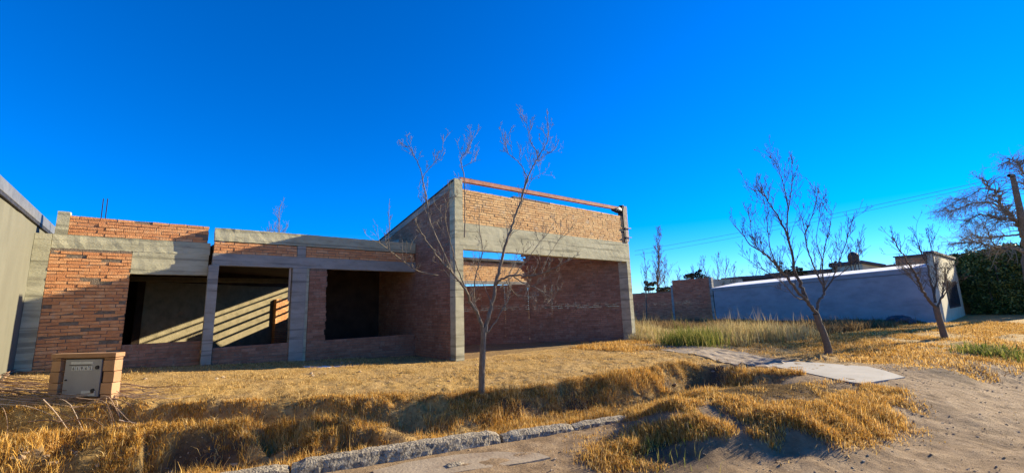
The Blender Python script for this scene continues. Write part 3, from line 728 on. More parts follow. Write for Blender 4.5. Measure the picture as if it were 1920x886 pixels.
traced_tree('bare_tree', float(np.dot(onz(901, 757, .2)-CAM, VIEW)), [(901, 760), (903, 720), (904, 680), (906, 640), (907, 612)], T1,
            'slender leafless young tree with forked trunk in front of the garage corner', 5, .052, tw=(22, .33), rmin=.0023)
z4 = lambda l: Z(l, 2.109, 1180, 280)
T2 = [
 (z4([(742, 650), (705, 600), (665, 560), (620, 500), (580, 455), (545, 420), (480, 375), (415, 300)]), .045, .008, 0, -.8, 14),
 (z4([(700, 595), (680, 540), (655, 480), (645, 420), (625, 350), (600, 285), (560, 220), (520, 170), (465, 150)]), .045, .006, 0, .4, 16),
 (z4([(630, 370), (625, 290), (635, 200), (645, 120), (642, 20)]), .018, .004, .2, .4, 12),
 (z4([(628, 240), (612, 150), (590, 80), (560, 15)]), .012, .003, .3, .1, 8),
 (z4([(600, 490), (560, 400), (545, 300), (535, 220), (520, 160)]), .016, .003, 0, -.5, 10),
 (z4([(560, 430), (510, 390), (480, 320), (485, 250)]), .012, .003, -.4, -.8, 8),
 (z4([(738, 655), (748, 600), (772, 560), (745, 500), (715, 430), (698, 360), (690, 300), (665, 220)]), .034, .005, 0, .5, 14),
 (z4([(695, 330), (720, 270), (740, 200), (735, 165)]), .012, .003, .3, .6, 8),
 (z4([(772, 560), (765, 480), (770, 400), (790, 320), (800, 240)]), .018, .004, .1, .9, 12),
 (z4([(775, 555), (805, 510), (825, 450), (850, 390), (870, 320), (885, 265)]), .018, .004, .1, .2, 12),
 (z4([(800, 515), (850, 480), (895, 430), (915, 390)]), .012, .003, .1, -.5, 9),
 (z4([(700, 595), (655, 580), (600, 520), (520, 470), (430, 410)]), .018, .003, 0, -1., 9),
 (z4([(745, 500), (760, 440), (740, 350), (760, 240), (770, 180)]), .012, .003, .2, .8, 8),
]
traced_tree('bare_tree', float(np.dot(onz(1553, 664, .3)-CAM, VIEW)), [(1554, 668), (1552, 650), (1546, 630), (1536, 605), (1530, 588)], T2,
            'bare spreading tree with leaning trunk beside the driveway slab', 9, .085, tw=(24, .55), rmin=.0036, mt=M_BARKD, mtw=M_BARKD, up=.5)
z7 = lambda l: Z(l, 3.69, 1500, 440)
T3 = [
 (z7([(940, 500), (900, 460), (850, 390), (815, 300), (770, 220), (700, 120), (660, 50), (635, -10)]), .05, .007, 0, -1, 14),
 (z7([(935, 470), (925, 400), (900, 300), (880, 200), (830, 100), (800, -20)]), .04, .006, 0, .5, 14),
 (z7([(950, 500), (985, 420), (1000, 330), (1030, 240), (1060, 190)]), .035, .005, 0, .6, 12),
 (z7([(930, 420), (945, 300), (930, 200), (900, 60), (880, -20)]), .025, .005, 0, 1, 12),
 (z7([(970, 450), (1010, 400), (1020, 330), (990, 250)]), .02, .005, 0, -.6, 8),
 (z7([(860, 400), (800, 330), (740, 260), (700, 230)]), .02, .004, 0, .6, 8),
]
traced_tree('bare_tree', float(np.dot(onz(1773, 632, .3)-CAM, VIEW)), [(1774, 640), (1766, 615), (1759, 590), (1755, 574)], T3,
            'small dark leafless tree in front of the grey house corner', 12, .095, tw=(24, .6), rmin=.0045, mt=M_BARKD, mtw=M_BARKD)
# weeping tree at the right edge
zw = lambda l: Z(l, 4.028, 1740, 280)
WT = [
 (zw([(760, 780), (735, 700), (715, 620), (660, 530), (590, 480), (540, 400), (530, 340), (470, 290), (420, 230)]), .16, .02, 0, -.5, 24),
 (zw([(700, 560), (620, 520), (540, 525), (450, 495), (370, 500), (290, 545)]), .08, .012, 0, -1.5, 22),
 (zw([(590, 480), (520, 420), (430, 400), (330, 410), (230, 450), (130, 480)]), .06, .01, 0, 1, 22),
 (zw([(760, 800), (690, 755), (620, 740), (520, 745), (400, 710), (280, 700), (150, 715)]), .1, .012, 0, -.5, 22),
 (zw([(700, 640), (600, 650), (500, 660), (400, 665), (330, 640)]), .06, .01, 0, 1, 18),
 (zw([(470, 290), (400, 300), (300, 360), (200, 400), (100, 470)]), .03, .008, 0, .5, 20),
 (zw([(720, 560), (760, 400), (740, 250), (700, 130), (640, 80), (540, 120)]), .09, .01, 0, .5, 20),
 (zw([(720, 500), (800, 300), (780, 150), (730, 80), (690, 110)]), .07, .01, 0, 0, 16),
 (zw([(520, 745), (480, 690), (440, 600), (400, 520)]), .04, .006, 0, -1, 12),
]
WD = 22.
wt_ = traced_tree('weeping_tree', WD, [(1945, 605), (1938, 560), (1930, 500), (1928, 465)], WT,
            'large leafless weeping tree with drooping twigs at the right edge above the hedge', 21, .3, tw=(50, 1.1), rmin=.0048, mt=M_BARK, mtw=M_WILLOW, up=.05, droop=.55)
mb = MB(); st = [ond(1925, 440, WD-.5), ond(1914, 400, WD-.5), ond(1903, 350, WD-.4), ond(1899, 332, WD-.4)]
tube(mb, smooth(st), .16, .1, 10); tube(mb, [st[-1], st[-1]+np.array([0, 0, .1]), ond(1891, 329, WD-.5)], .12, .07, 8)
mb.build('pruned_limb', M_BARK, wt_)

# ------------------------------------------------------------------ distant bare trees / poplars
def far_tree(px, py_base, py_top, dist, label, seed, wide=.16, m=M_BARK, n=26, group='bare trees behind the walls', name='bare_tree'):
    R = np.random.default_rng(seed)
    b = ond(px, py_base, dist); tp = ond(px+R.uniform(-2, 2), py_top, dist); H = tp[2]-b[2]; b2 = b.copy(); b2[2] = .2
    t = thing(name, tuple(b2), label, 'tree', group)
    P = np.array([b2+(tp-b2)*s+np.array([R.normal(0, .1), R.normal(0, .1), 0])*s for s in np.linspace(0, 1, 9)])
    P[:, :2] = P[:, :2]
    mb = MB(); rt = .012*np.linalg.norm(tp-b2); tube(mb, P, rt, .012, 7); mb.build('trunk', m, t)
    tm = MB(); Hh = tp[2]-b2[2]
    for i in range(n):
        s = R.uniform(.3, .97); p = b2+(tp-b2)*s; a = R.uniform(0, 6.28); L = Hh*wide*(1.15-s)*R.uniform(.7, 1.6)
        D = np.array([math.cos(a)*.5, math.sin(a)*.5, 1.0]); D /= np.linalg.norm(D)
        q = [p]
        for k in range(5): D = D+R.normal(0, .1, 3); D /= np.linalg.norm(D); q.append(q[-1]+D*L/4)
        q = np.array(q); rr = rt*.3*(1.1-s); tube(tm, q, max(rr, .012), .007, 5); twigs(tm, q, rr, R, 5, L*.5, .7, .4, 1, .007)
    tm.build('branches', m, t); return t
far_tree(1233, 600, 424, 34, 'tall narrow bare poplar rising behind the right brick wall', 31, .15, n=90)
far_tree(1247, 600, 480, 36, 'low bushy leafless tree beside the narrow poplar', 33, .3)
far_tree(1212, 600, 470, 30, 'wispy bare sapling just right of the garage column', 34, .22, n=12)
far_tree(525, 600, 383, 38, 'twiggy bare tree showing above the middle of the low roof', 35, .24, n=30)
far_tree(509, 600, 415, 36, 'faint short leafless tree left of the tree above the low roof', 36, .24, n=16)
far_tree(729, 600, 372, 38, 'thin pointed bare tree just left of the sloping garage wall', 37, .12, n=24)
for i, (px, top, lab) in enumerate(((1318, 482, 'leafless tree behind the corner where brick meets grey wall'), (1345, 474, 'tallest leafless tree left of the pale rear wall'), (1362, 484, 'leafless tree above the pale rear wall'), (1378, 494, 'smallest leafless tree above the pale rear wall'), (1298, 500, 'thin bare sapling above the right end of the brick wall'), (1272, 505, 'sparse bare sapling above the brick wall beside the poplar'))):
    far_tree(px, 600, top, 42, lab, 50+i, .28, n=22)
for i, (px, top, lab) in enumerate(((1420, 490, 'bare bush behind the left end of the white roof'), (1446, 478, 'twiggy bare tree behind the left tree branches'),)):
    far_tree(px, 600, top, 45, lab, 60+i, .3, n=22)

# ------------------------------------------------------------------ leafy masses
def leaves(name, pts, size, m, parent, seed):
    R = np.random.default_rng(seed); n = len(pts)
    a = R.normal(0, 1, (n, 3)); a /= np.linalg.norm(a, axis=1, keepdims=True); b = np.cross(a, R.normal(0, 1, (n, 3))); b /= np.linalg.norm(b, axis=1, keepdims=True)
    s = size*R.uniform(.6, 1.3, (n, 1))
    V = np.stack([pts-a*s*.5, pts+b*s*.32, pts+a*s*.5, pts-b*s*.32], 1).reshape(-1, 3)
    F = np.arange(4*n).reshape(n, 4)
    me = arrmesh(name, V, F); return link(me, name, parent, m)
def blobpts(R, c, s, n):
    p = R.normal(0, 1, (n, 3)); p /= np.linalg.norm(p, axis=1, keepdims=True); p *= R.uniform(.35, 1, (n, 1))**.5
    return np.array(c)+p*np.array(s)
def bush(name, blobs, n, size, m, label, seed, cat='bush', group=None):
    R = np.random.default_rng(seed); pts = []
    tot = sum(b[1][0]*b[1][2] for b in blobs)
    for c, s in blobs:
        k = max(6, int(7*s[0]*s[2]/1.0)+8)
        for _ in range(k):   # clumps
            q = blobpts(R, c, s, 1)[0]; pts.append(blobpts(R, q, np.array(s)*R.uniform(.15, .38), max(20, int(n*s[0]*s[2]/tot/k))))
    pts = np.concatenate(pts); pts = pts[pts[:, 2] > .15]
    c = np.array(blobs[0][0]); t = thing(name, (c[0], c[1], .2), label, cat, group)
    leaves('foliage', pts, size, m, t, seed+1)
    mb = MB()
    for c_, s in blobs:
        for _ in range(4):
            b0 = np.array([c_[0]+R.normal(0, .2), c_[1]+R.normal(0, .2), .1]); e = blobpts(R, c_, np.array(s)*.8, 1)[0]
            tube(mb, smooth([b0, (b0+e)/2+R.normal(0, .1, 3), e]), .05, .015, 6)
    mb.build('stems', M_BARKD, t); return t
c = onx(1212, 540, 29.5); 
bush('shrub', [((28.7, 18.0, 2.5), (.6, 1.1, .45)), ((28.7, 16.9, 2.45), (.5, .8, .35)), ((28.8, 18.3, 3.05), (.4, .5, .4))], 5000, .11, M_OLIVE, 'olive green shrub spilling over the top of the low brick wall', 71)
p = ond(1305, 517, 36); bush('evergreen_tree', [((p[0], p[1], p[2]-.2), (.9, .9, .7)), ((p[0]+.6, p[1]-.6, p[2]-.5), (.7, .7, .5))], 3000, .14, M_DKLEAF, 'round dark evergreen crown behind the brick wall corner', 72, 'tree')
# hedge
hA = onz(1822, 610, .3); 
hx = 30.5
def hedge():
    R = np.random.default_rng(80)
    pts = []
    base = [ond(px, 560, dd) for px, dd in ((1822, 27), (1840, 26.5), (1860, 26), (1880, 25.5), (1900, 25), (1922, 24.5), (1945, 24), (1970, 23.5))]
    for k in range(520):
        i = R.integers(0, len(base)-1); f = R.uniform(); q = base[i]*(1-f)+base[i+1]*f
        ztop = 3.95+.12*math.sin(q[0]*2)+.1*R.normal()
        z = R.uniform(.3, ztop) if R.random() < .8 else ztop-.1
        q = np.array([q[0], q[1], z])+VIEW*R.uniform(-.5, 1.2)
        pts.append(blobpts(R, q, (.34, .34, .32), 90))
    pts = np.concatenate(pts); t = thing('hedge', (base[3][0], base[3][1], .2), 'tall dark ivy covered hedge at the right edge beside the grey house', 'hedge')
    leaves('foliage', pts, .13, M_LEAF, t, 81)
    mb = MB()
    for i in range(len(base)):
        q = base[i]; tube(mb, smooth([(q[0], q[1], .1), (q[0]+R.normal(0, .1), q[1], 1.5), (q[0]+R.normal(0, .2), q[1], 3.3)]), .07, .03, 6)
    mb.build('stems', M_BARKD, t)
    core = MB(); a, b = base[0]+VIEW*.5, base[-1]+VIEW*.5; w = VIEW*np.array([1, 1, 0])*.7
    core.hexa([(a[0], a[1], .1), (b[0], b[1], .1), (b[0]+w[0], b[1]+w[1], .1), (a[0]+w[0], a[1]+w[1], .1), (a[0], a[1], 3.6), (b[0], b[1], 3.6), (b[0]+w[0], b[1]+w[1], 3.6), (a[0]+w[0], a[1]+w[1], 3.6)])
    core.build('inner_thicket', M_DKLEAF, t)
hedge()

# ------------------------------------------------------------------ far right brick wall and grey house
XH = 28.
bw = thing('brick_wall', (XH, 16., .2), 'brown brick boundary wall of two heights between the garage and the grey house', 'wall')
def xy(px, py): q = onx(px, py, XH); return float(q[1]), float(q[2])
brick_wall('high_brickwork', bw, (XH, 16.0), (0, -1), 2.62, .1, 3.26, .2, MB_FAR, row=.085, bl=.27, seed=81, mortar=MB_DARK)
brick_wall('low_brickwork', bw, (XH, 20.6), (0, -1), 4.45, .1, 2.45, .2, MB_FAR, row=.085, bl=.27, seed=82, mortar=MB_DARK)
rbox('concrete_column', (XH-.02, 16.0, .1), (XH+.18, 16.15, 2.9), M_CONC2, bw, seed=83, seg=.3)
rbox('concrete_column', (XH-.02, 13.2, .1), (XH+.22, 13.37, 3.25), M_CONC2, bw, seed=84, seg=.3)
gh = thing('grey_house', (XH, 8, .2), 'long low grey rendered house with white roof edge and sunlit front gable', 'house')
M_GREYW = mat('grey_render', [(.3, (.27, .25, .245)), (.7, (.37, .345, .335))], 1.2, bump=.2, bscale=20, stain=[(1.2, .5, .7, (.2, .19, .18), .6), (.5, .5, .7, (.42, .4, .38), .4)], stretch=(1, 1, 2))
M_CREAM = mat('cream_render', [(.3, (.45, .41, .28)), (.7, (.6, .55, .4))], 1.5, bump=.3, bscale=20)
M_WHITE = mat('white_fascia', [(.3, (.72, .72, .72)), (.7, (.85, .85, .85))], 2, bump=.05)
M_ROOFD = mat('dark_roof', [(.3, (.05, .05, .055)), (.7, (.1, .1, .11))], 4, bump=.3)
yA, yB = 13.15, 2.85
def prism(name, pts, m, parent):   # pts: list of 4 (x,y,z) bottom, 4 top
    return MB().hexa(pts).build(name, m, parent)
prism('side_wall', [(XH, yB, .1), (XH+12, yB, .1), (XH+12, yA, .1), (XH, yA, .1), (XH, yB, 2.70), (XH+12, yB, 2.70), (XH+12, yA, 2.36), (XH, yA, 2.36)], M_GREYW, gh)
prism('cornice', [(XH-.04, yB+.003, 2.723), (XH+12.1, yB+.003, 2.723), (XH+12.1, yA+.05, 2.363), (XH-.04, yA+.05, 2.363), (XH-.04, yB+.003, 2.95), (XH+12.1, yB+.003, 2.95), (XH+12.1, yA+.05, 2.50), (XH-.04, yA+.05, 2.50)], M_GREYW, gh)
rf = prism('roof', [(XH-.08, yB+.003, 2.953), (XH+4, yB+.003, 2.953), (XH+4, yA+.1, 2.503), (XH-.08, yA+.1, 2.503), (XH-.08, yB+.003, 2.99), (XH+4, yB+.003, 3.36), (XH+4, yA+.1, 2.95), (XH-.08, yA+.1, 2.54)], M_WHITE, gh)
# front block with parapet
prism('front_wall', [(XH-.02, yB-.2, .1), (XH+9.6, yB-.2, .1), (XH+9.6, yB, .1), (XH-.02, yB, .1), (XH-.02, yB-.2, 3.55), (XH+9.6, yB-.2, 3.75), (XH+9.6, yB, 3.75), (XH-.02, yB, 3.55)], M_CREAM, gh)
prism('parapet_cap', [(XH-.1, yB-.28, 3.56), (XH+9.7, yB-.28, 3.76), (XH+9.7, yB+.1, 3.76), (XH-.1, yB+.1, 3.56), (XH-.1, yB-.28, 3.68), (XH+9.7, yB-.28, 3.88), (XH+9.7, yB+.1, 3.88), (XH-.1, yB+.1, 3.68)], M_ROOFD, gh)
ch = brick_wall('brick_parapet', gh, (XH+.0, yB+1.15), (0, -1), 1.13, 3.13, 3.5, .3, MB_RED, row=.1, seed=91)
MB().box((XH-.08, yB+.02, 3.52), (XH+.36, yB+1.2, 3.57)).build('parapet_cap', M_ROOFD, gh)
wn = MB().box((XH+2.6, yB-.235, .95), (XH+7.4, yB-.205, 2.35)).build('window', M_DARKMET, gh)
MGL = mat('dark_glass', [(.3, (.02, .03, .04)), (.7, (.04, .05, .06))], 2, rough=.08, bump=0, spec=.6)
MB().box((XH+2.8, yB-.245, 1.05), (XH+7.2, yB-.237, 2.25)).build('pane', MGL, wn)
for k in range(9): MB().box((XH+2.7+k*.56, yB-.27, .95), (XH+2.74+k*.56, yB-.25, 2.35)).build('window_bar', M_DARKMET, wn)
# outbuildings behind
def farhouse(pxa, pxb, ytop, dist, z0, label, m, rd=None, name='house'):
    a = ond(pxa, ytop[0], dist); b = ond(pxb, ytop[1], dist); t = thing(name, (a[0], a[1], .1), label, 'building')
    w = VIEW*np.array([1, 1, 0])*4
    P = [(a[0], a[1], .1), (b[0], b[1], .1), (b[0]+w[0], b[1]+w[1], .1), (a[0]+w[0], a[1]+w[1], .1), (a[0], a[1], a[2]), (b[0], b[1], b[2]), (b[0]+w[0], b[1]+w[1], b[2]), (a[0]+w[0], a[1]+w[1], a[2])]
    prism('wall', P, m, t)
    if rd:
        e = .12*dist/40
        up = np.array([0, 0, e]); ex = (b-a)/np.linalg.norm(b-a)*.25; f = -VIEW*np.array([1, 1, 0])*.3
        prism('roof', [tuple(a-ex+f+up*.05), tuple(b+ex+f+up*.05), tuple(b+ex+w+up*.05), tuple(a-ex+w+up*.05), tuple(a-ex+f+up*2.2), tuple(b+ex+f+up*2.2), tuple(b+ex+w+up*3), tuple(a-ex+w+up*3)], rd, t)
    return t
farhouse(1322, 1392, (523, 523), 42, 0, 'pale tan rear building just right of the high brick wall', M_CREAM)
farhouse(1391, 1450, (523, 520), 44, 0, 'dark flat roofed building behind the left end of the white roof', M_ROOFD, M_ROOFD)
farhouse(1480, 1600, (514, 506), 44, 0, 'long dark roofed building behind the middle of the white roof', M_GREYW, M_ROOFD)
farhouse(1616, 1652, (494, 500), 40, 0, 'small cream dormer block with dark pitched cap behind the white roof', M_CREAM, M_ROOFD)
farhouse(1655, 1712, (503, 497), 42, 0, 'dark grey roof strip behind the right end of the white roof', M_GREYW, M_ROOFD)
# roof tank on stand
def tank():
    p = ond(1600, 500, 38); t = thing('water_tank', (p[0], p[1], p[2]-.8), 'round dark water tank standing on a roof behind the grey house', 'water tank')
    mb = MB(); c = ond(1600, 482, 38)
    zs = [(-.45, .3), (-.42, .42), (.15, .42), (.35, .3), (.45, .12), (.5, .1)]
    k = 20; V = []; th = np.arange(k)*2*math.pi/k
    for z, r in zs: V += [(c[0]+math.cos(a)*r, c[1]+math.sin(a)*r, c[2]+z) for a in th]
    i = np.arange(len(zs)*k).reshape(len(zs), k); j = np.roll(i, -1, 1)
    mb.add(V, np.stack([i[:-1], j[:-1], j[1:], i[1:]], -1).reshape(-1, 4)); mb.build('tank', M_DARKMET, t)
    for a in (0, 1.57, 3.14, 4.71):
        q = (c[0]+math.cos(a)*.28, c[1]+math.sin(a)*.28); m2 = MB(); tube(m2, [(q[0], q[1], c[2]-.45), (q[0], q[1], c[2]-1.0), (q[0], q[1], c[2]-1.6)], .04, .04, 6); m2.build('leg', M_DARKMET, t)
tank()
for i, (px, py, s, lab) in enumerate(((1565, 497, .55, 'round dark treetop just left of the roof water tank'), (1583, 502, .4, 'small dark leafy crown between the treetop and the roof tank'), (1470, 505, .7, 'dark leafy crown behind the leaning tree branches'), (1497, 508, .45, 'low dark crown right of the leaning tree fork'))):
    p = ond(px, py, 43); bush('dark_tree', [((p[0], p[1], p[2]), (s*1.2, s*1.2, s)), ((p[0]+s, p[1]-s, p[2]-.3), (s, s, s*.7))], 1200, .13, M_DKLEAF, lab, 90+i, 'tree')

# power lines
def wire(a, b, sag, r, label):
    P = [np.array(a)*(1-t)+np.array(b)*t-np.array([0, 0, sag*4*t*(1-t)]) for t in np.linspace(0, 1, 16)]
    mb = MB(); tube(mb, P, r, r, 5); o = mb.build('power_line', M_WIRE); tag(o, label, 'wire'); return o
M_WIRE = mat('wire_sheath', [(.3, (.1, .11, .13)), (.7, (.14, .15, .17))], 3, bump=0)
wire(ond(1925, 322, 34), ond(1190, 470, 60), .35, .016, 'upper of two thin power wires crossing the sky behind the leaning tree')
wire(ond(1925, 329, 34), ond(1190, 478, 60), .35, .014, 'lower of two thin power wires crossing the sky behind the leaning tree')
wire(ond(1925, 470, 36), ond(1600, 507, 50), .1, .016, 'short service wire above the white roof of the grey house')

# ------------------------------------------------------------------ grass
def blades(name, X, Y, h, w, m, lean=.5, kind='stuff', parent=None, zoff=-.01, seed=0, curl=.4):
    R = np.random.default_rng(seed); n = len(X); Zg = height(X, Y)+zoff
    a = R.uniform(0, 2*math.pi, n); l = R.uniform(0, lean, n)+.05; b = a+R.normal(0, .5, n)
    base = np.stack([X, Y, Zg], 1)
    s = np.stack([np.cos(a+1.57), np.sin(a+1.57), 0*a], 1)*(w*R.uniform(.6, 1.3, n))[:, None]*.5
    d = np.stack([np.cos(b), np.sin(b), 0*b], 1)
    up = np.array([0, 0, 1.])
    h = h*R.uniform(.5, 1.25, n)*np.where(R.random(n) < .035, 1.7, 1)
    mid = base+up*(h*.55)[:, None]+d*(h*l*.4)[:, None]
    tip = base+up*(h*np.clip(1-l*curl, .2, 1))[:, None]+d*(h*l)[:, None]
    V = np.stack([base-s, base+s, mid+s*.7, mid-s*.7, tip], 1).reshape(-1, 3)
    i = np.arange(n)[:, None]*5
    V2 = np.stack([base-s, base+s, mid+s*.75, mid-s*.75, tip+s*.08, tip-s*.08], 1).reshape(-1, 3)
    i = np.arange(n)[:, None]*6
    F = np.concatenate([i+np.array([[0, 1, 2, 3]]), i+np.array([[3, 2, 4, 5]])], 0)
    me = arrmesh(name, V2, F); o = link(me, name, parent, m)
    if kind: o['kind'] = kind
    return o
def scatter(n, x0, x1, y0, y1, dens, seed):
    R = np.random.default_rng(seed); X = R.uniform(x0, x1, n); Y = R.uniform(y0, y1, n); k = R.random(n) < dens(X, Y); return X[k], Y[k]
def notslab(X, Y):
    c = np.mean([p[:2] for p in sp], 0); return ~((np.abs(X-c[0]-(Y-c[1])*.35) < .95) & (Y > 1.3) & (Y < 4.6))
def outside(X, Y):
    ins = ((X > -1.8) & (X < 5.67) & (Y > YM-.05)) | ((X > XG-.05) & (Y > YG) & (X < XR+.1))
    return ~ins & ~((X < -1.75)&(Y>2)) & (dk(X, Y) > .2)
def outside2(X, Y): return outside(X, Y) | ((dk(X, Y) <= .2) & (X > 9.6))
def pathm(X, Y): return np.exp(-((X-10.8-(Y-4)*.35)/.9)**2)*(1-sst(7, 8.5, Y))

# lawn stubble
X, Y = scatter(420000, -1.8, 14, 2.5, 11.2, lambda X, Y: outside(X, Y)*(dk(X, Y) > pl(X, EDGE)-.05)*np.clip(.55+1.2*fbm(X, Y, 1.4, 3), .05, 1)*(1-.9*pathm(X, Y)), 1)
blades('dry_lawn', X, Y, np.where(fbm(X, Y, 2.6, 3) > .12, .06, .03), .007, G_PALE, 1.6, seed=2); g = bpy.data.objects['dry_lawn']; tag(g, 'short straw coloured dry lawn covering the plot', 'grass')
# ditch and ridge grass
def ditchd(X, Y):
    d = dk(X, Y); e = pl(X, EDGE)
    m = (d > .2)*(d < e+.15)*(X < 9.2)
    soil_shade = soil_shade_mask(X, Y)
    gul = gauss(X, Y, 8.7, 4.35, .5, .3, -.3)
    return np.clip(m*(.5+2.0*fbm(X, Y, 2.4, 3))*(1-.8*soil_shade)*(1-gul), 0, 1)
X, Y = scatter(620000, -2.2, 9.4, 2.3, 9.6, ditchd, 3)
X, Y = X[(X > -1.78) | (Y > 20)], Y[(X > -1.78) | (Y > 20)]
hh = .07+.10*np.clip(.5+fbm(X, Y, 1.7, 2), 0, 1)
hh = hh*(1-.45*sst(.0, .35, dk(X, Y)-pl(X, CREST)*(X < 3)-9*(X >= 3)))  # shorter behind the crest
o = blades('ditch_grass', X, Y, hh, .007, G_GOLD, 1.0, seed=4); tag(o, 'golden dead grass filling the roadside ditch behind the kerb', 'grass')
X, Y = scatter(200000, -1.75, 9.4, 1.2, 9.6, lambda X, Y: np.clip((dk(X, Y) > .2)*(dk(X, Y) < pl(X, EDGE)+.3)*(.25-1.6*fbm(X, Y, 2.4, 3)), 0, 1), 27)
o = blades('dead_undergrowth', X, Y, .055+0*X, .007, G_BROWN, 1.5, seed=28); tag(o, 'brown flattened dead grass between the golden tufts of the ditch', 'grass')
# tufts on rim (overhanging)
X, Y = scatter(420000, 2.6, 9.0, 2.5, 7.5, lambda X, Y: np.exp(-((dk(X, Y)-pl(X, EDGE)-.06)/.2)**2)*np.clip(.55+1.5*fbm(X, Y, 2.5, 3), 0, 1), 5)
o = blades('bank_grass', X, Y, .07+0*X, .006, G_GOLD, 2.2, seed=6, curl=.75); tag(o, 'drooping yellow grass on the rim of the eroded bank', 'grass')
# mound grass
def moundd(X, Y):
    c_, s_ = math.cos(-.33), math.sin(-.33); mu = (X-6.15)*c_+(Y-2.5)*s_; mv = -(X-6.15)*s_+(Y-2.5)*c_; g1 = np.exp(-((mu/1.95)**2+(mv/1.0)**2)+.9*fbm(X, Y, 1.3, 3)); bare = gauss(X, Y, 6.75, 2.6, 1.15, .5, -.33)
    return np.clip(sst(.12, .5, g1)*(.50+2.2*fbm(X, Y, 1.9, 3))*(1-1.5*bare)*(1-gauss(X, Y, 4.6, 3.6, .45, .3)), 0, 1)
X, Y = scatter(520000, 3.4, 9.0, .7, 4.4, moundd, 7)
g_ = gauss(X, Y, 4.4, 2.6, .7, .6)
o = blades('mound_grass', X, Y, (.08+.10*np.clip(.5+fbm(X, Y, 1.5, 2), 0, 1)+.06*g_)*(.45+.55*np.clip(moundd(X, Y), 0, 1)), .007, G_GOLD, 1.0, seed=8); tag(o, 'long golden grass over the spoil mound by the road', 'grass')
X, Y = scatter(500, 3.7, 5.2, 2.0, 3.6, lambda X, Y: gauss(X, Y, 4.35, 2.75, .5, .4, 0), 9)
o = blades('green_tuft_grass', X, Y, .16+0*X, .007, G_GREEN, .9, seed=10); tag(o, 'greenish grass at the left shoulder of the mound', 'grass')
X, Y = scatter(110000, 5.5, 8.6, 1.2, 3.4, lambda X, Y: gauss(X, Y, 6.75, 2.6, 1.2, .55, -.33), 11)
o = blades('brown_stubble', X, Y, .035+0*X, .006, G_BROWN, 1.8, seed=12); tag(o, 'brown dead stubble on the bare crown of the mound', 'grass')
# golden field right
X, Y = scatter(420000, 9.5, 27.5, -4, 9, lambda X, Y: (dk(X, Y) > 1.0-2.1*sst(10.2, 11, X)+.6*fbm(X, Y, .7, 3))*outside2(X, Y)*notslab(X, Y)*(1-np.clip(1.3*pathm(X, Y), 0, 1))*np.clip(.5+1.6*fbm(X, Y, .8, 3), 0, 1)*(1-gauss(X, Y, 10.9, 1.2, .5, .4)), 13)
o = blades('field_grass', X, Y, .05+.09*np.clip(.5+fbm(X, Y, .7, 2), 0, 1), .012, G_GOLD, 1.2, seed=14); tag(o, 'low orange gold dead grass on the vacant plot beyond the driveway', 'grass')
def talld(X, Y):
    lim = 5.2-.12*(X-12)+.5*fbm(X, Y, .6, 2)
    return (Y > lim)*(Y < 20)*(X > 12.2+.3*(Y-5.5)*(Y < 9)*0)*outside(X, Y)*np.clip(.75+1.0*fbm(X, Y, .9, 3), .1, 1)
X, Y = scatter(170000, 12.6, 27.6, 2.5, 19, talld, 15)
fr_ = np.clip(.5+1.2*fbm(X, Y, .5, 3), 0, 1); hh = .25+.35*fr_
hh = hh*np.clip(1.15-.045*(X-13), .35, 1.1)
sel = (X > 17+1.5*fbm(X, Y, .7, 2))
o = blades('tall_grass', X[~sel], Y[~sel], hh[~sel], .014, G_TALL, .55, seed=16); tag(o, 'tall straw coloured grass in front of the brick boundary wall', 'grass')
o = blades('brown_weeds', X[sel], Y[sel], hh[sel]*.9, .02, G_BROWN, .7, seed=17); tag(o, 'dark brown dead weeds along the foot of the grey house', 'grass')
p = onz(1318, 650, .35)
X, Y = scatter(11000, p[0]-1.4, p[0]+1.4, p[1]-1.2, p[1]+1.4, lambda X, Y: gauss(X, Y, p[0], p[1]+.3, .62, .55), 18)
o = blades('green_grass_clump', X, Y, .52+0*X, .013, G_GREEN, .6, kind=None, seed=19); tag(o, 'bushy clump of tall green grass beside the path to the garage', 'grass clump')

p = onz(1858, 655, .3)
X, Y = scatter(3500, p[0]-1.2, p[0]+1.2, p[1]-1.2, p[1]+1.2, lambda X, Y: gauss(X, Y, p[0], p[1], .7, .45), 23)
o = blades('green_weeds', X, Y, .26+0*X, .022, G_GREEN, 1.1, seed=24); tag(o, 'low ragged green weeds in the dry grass near the right edge', 'weeds')
# sparse flattened straw on the road side
X, Y = scatter(60000, 1.5, 24, -5, 4.5, lambda X, Y: (dk(X, Y) < 1.0)*(dk(X, Y) > -3.5)*np.clip((.10+1.1*fbm(X, Y, .9, 3))*(.35+.65*sst(-1.6, .3, dk(X, Y))), 0, 1)*notslab(X, Y), 25)
o = blades('road_straw', X, Y, .035+0*X, .006, G_PALE, 2.4, seed=26); tag(o, 'thin flattened straw scattered over the edge of the dirt road', 'straw')
# clods and pebbles
def clods(name, n, dens, x0, x1, y0, y1, smin, smax, m, seed, label):
    R = np.random.default_rng(seed); X, Y = scatter(n, x0, x1, y0, y1, dens, seed); k = len(X)
    ico = bmesh.new(); bmesh.ops.create_icosphere(ico, subdivisions=1, radius=1); bv = np.array([v.co[:] for v in ico.verts]); bf = np.array([[v.index for v in f.verts] for f in ico.faces]); ico.free()
    s = smin*(smax/smin)**(R.random(k)**3.)
    V = bv[None]*(1+R.normal(0, .22, (k, len(bv), 1)))*s[:, None, None]*np.array([1, 1, .6])
    V[:, :, 0] += X[:, None]; V[:, :, 1] += Y[:, None]; V[:, :, 2] += (height(X, Y)+s*.15)[:, None]
    F = (bf[None]+(np.arange(k)*len(bv))[:, None, None]).reshape(-1, 3)
    me = arrmesh(name, V.reshape(-1, 3), F); o = link(me, name, None, m); o['kind'] = 'stuff'; tag(o, label, 'pebbles'); return o
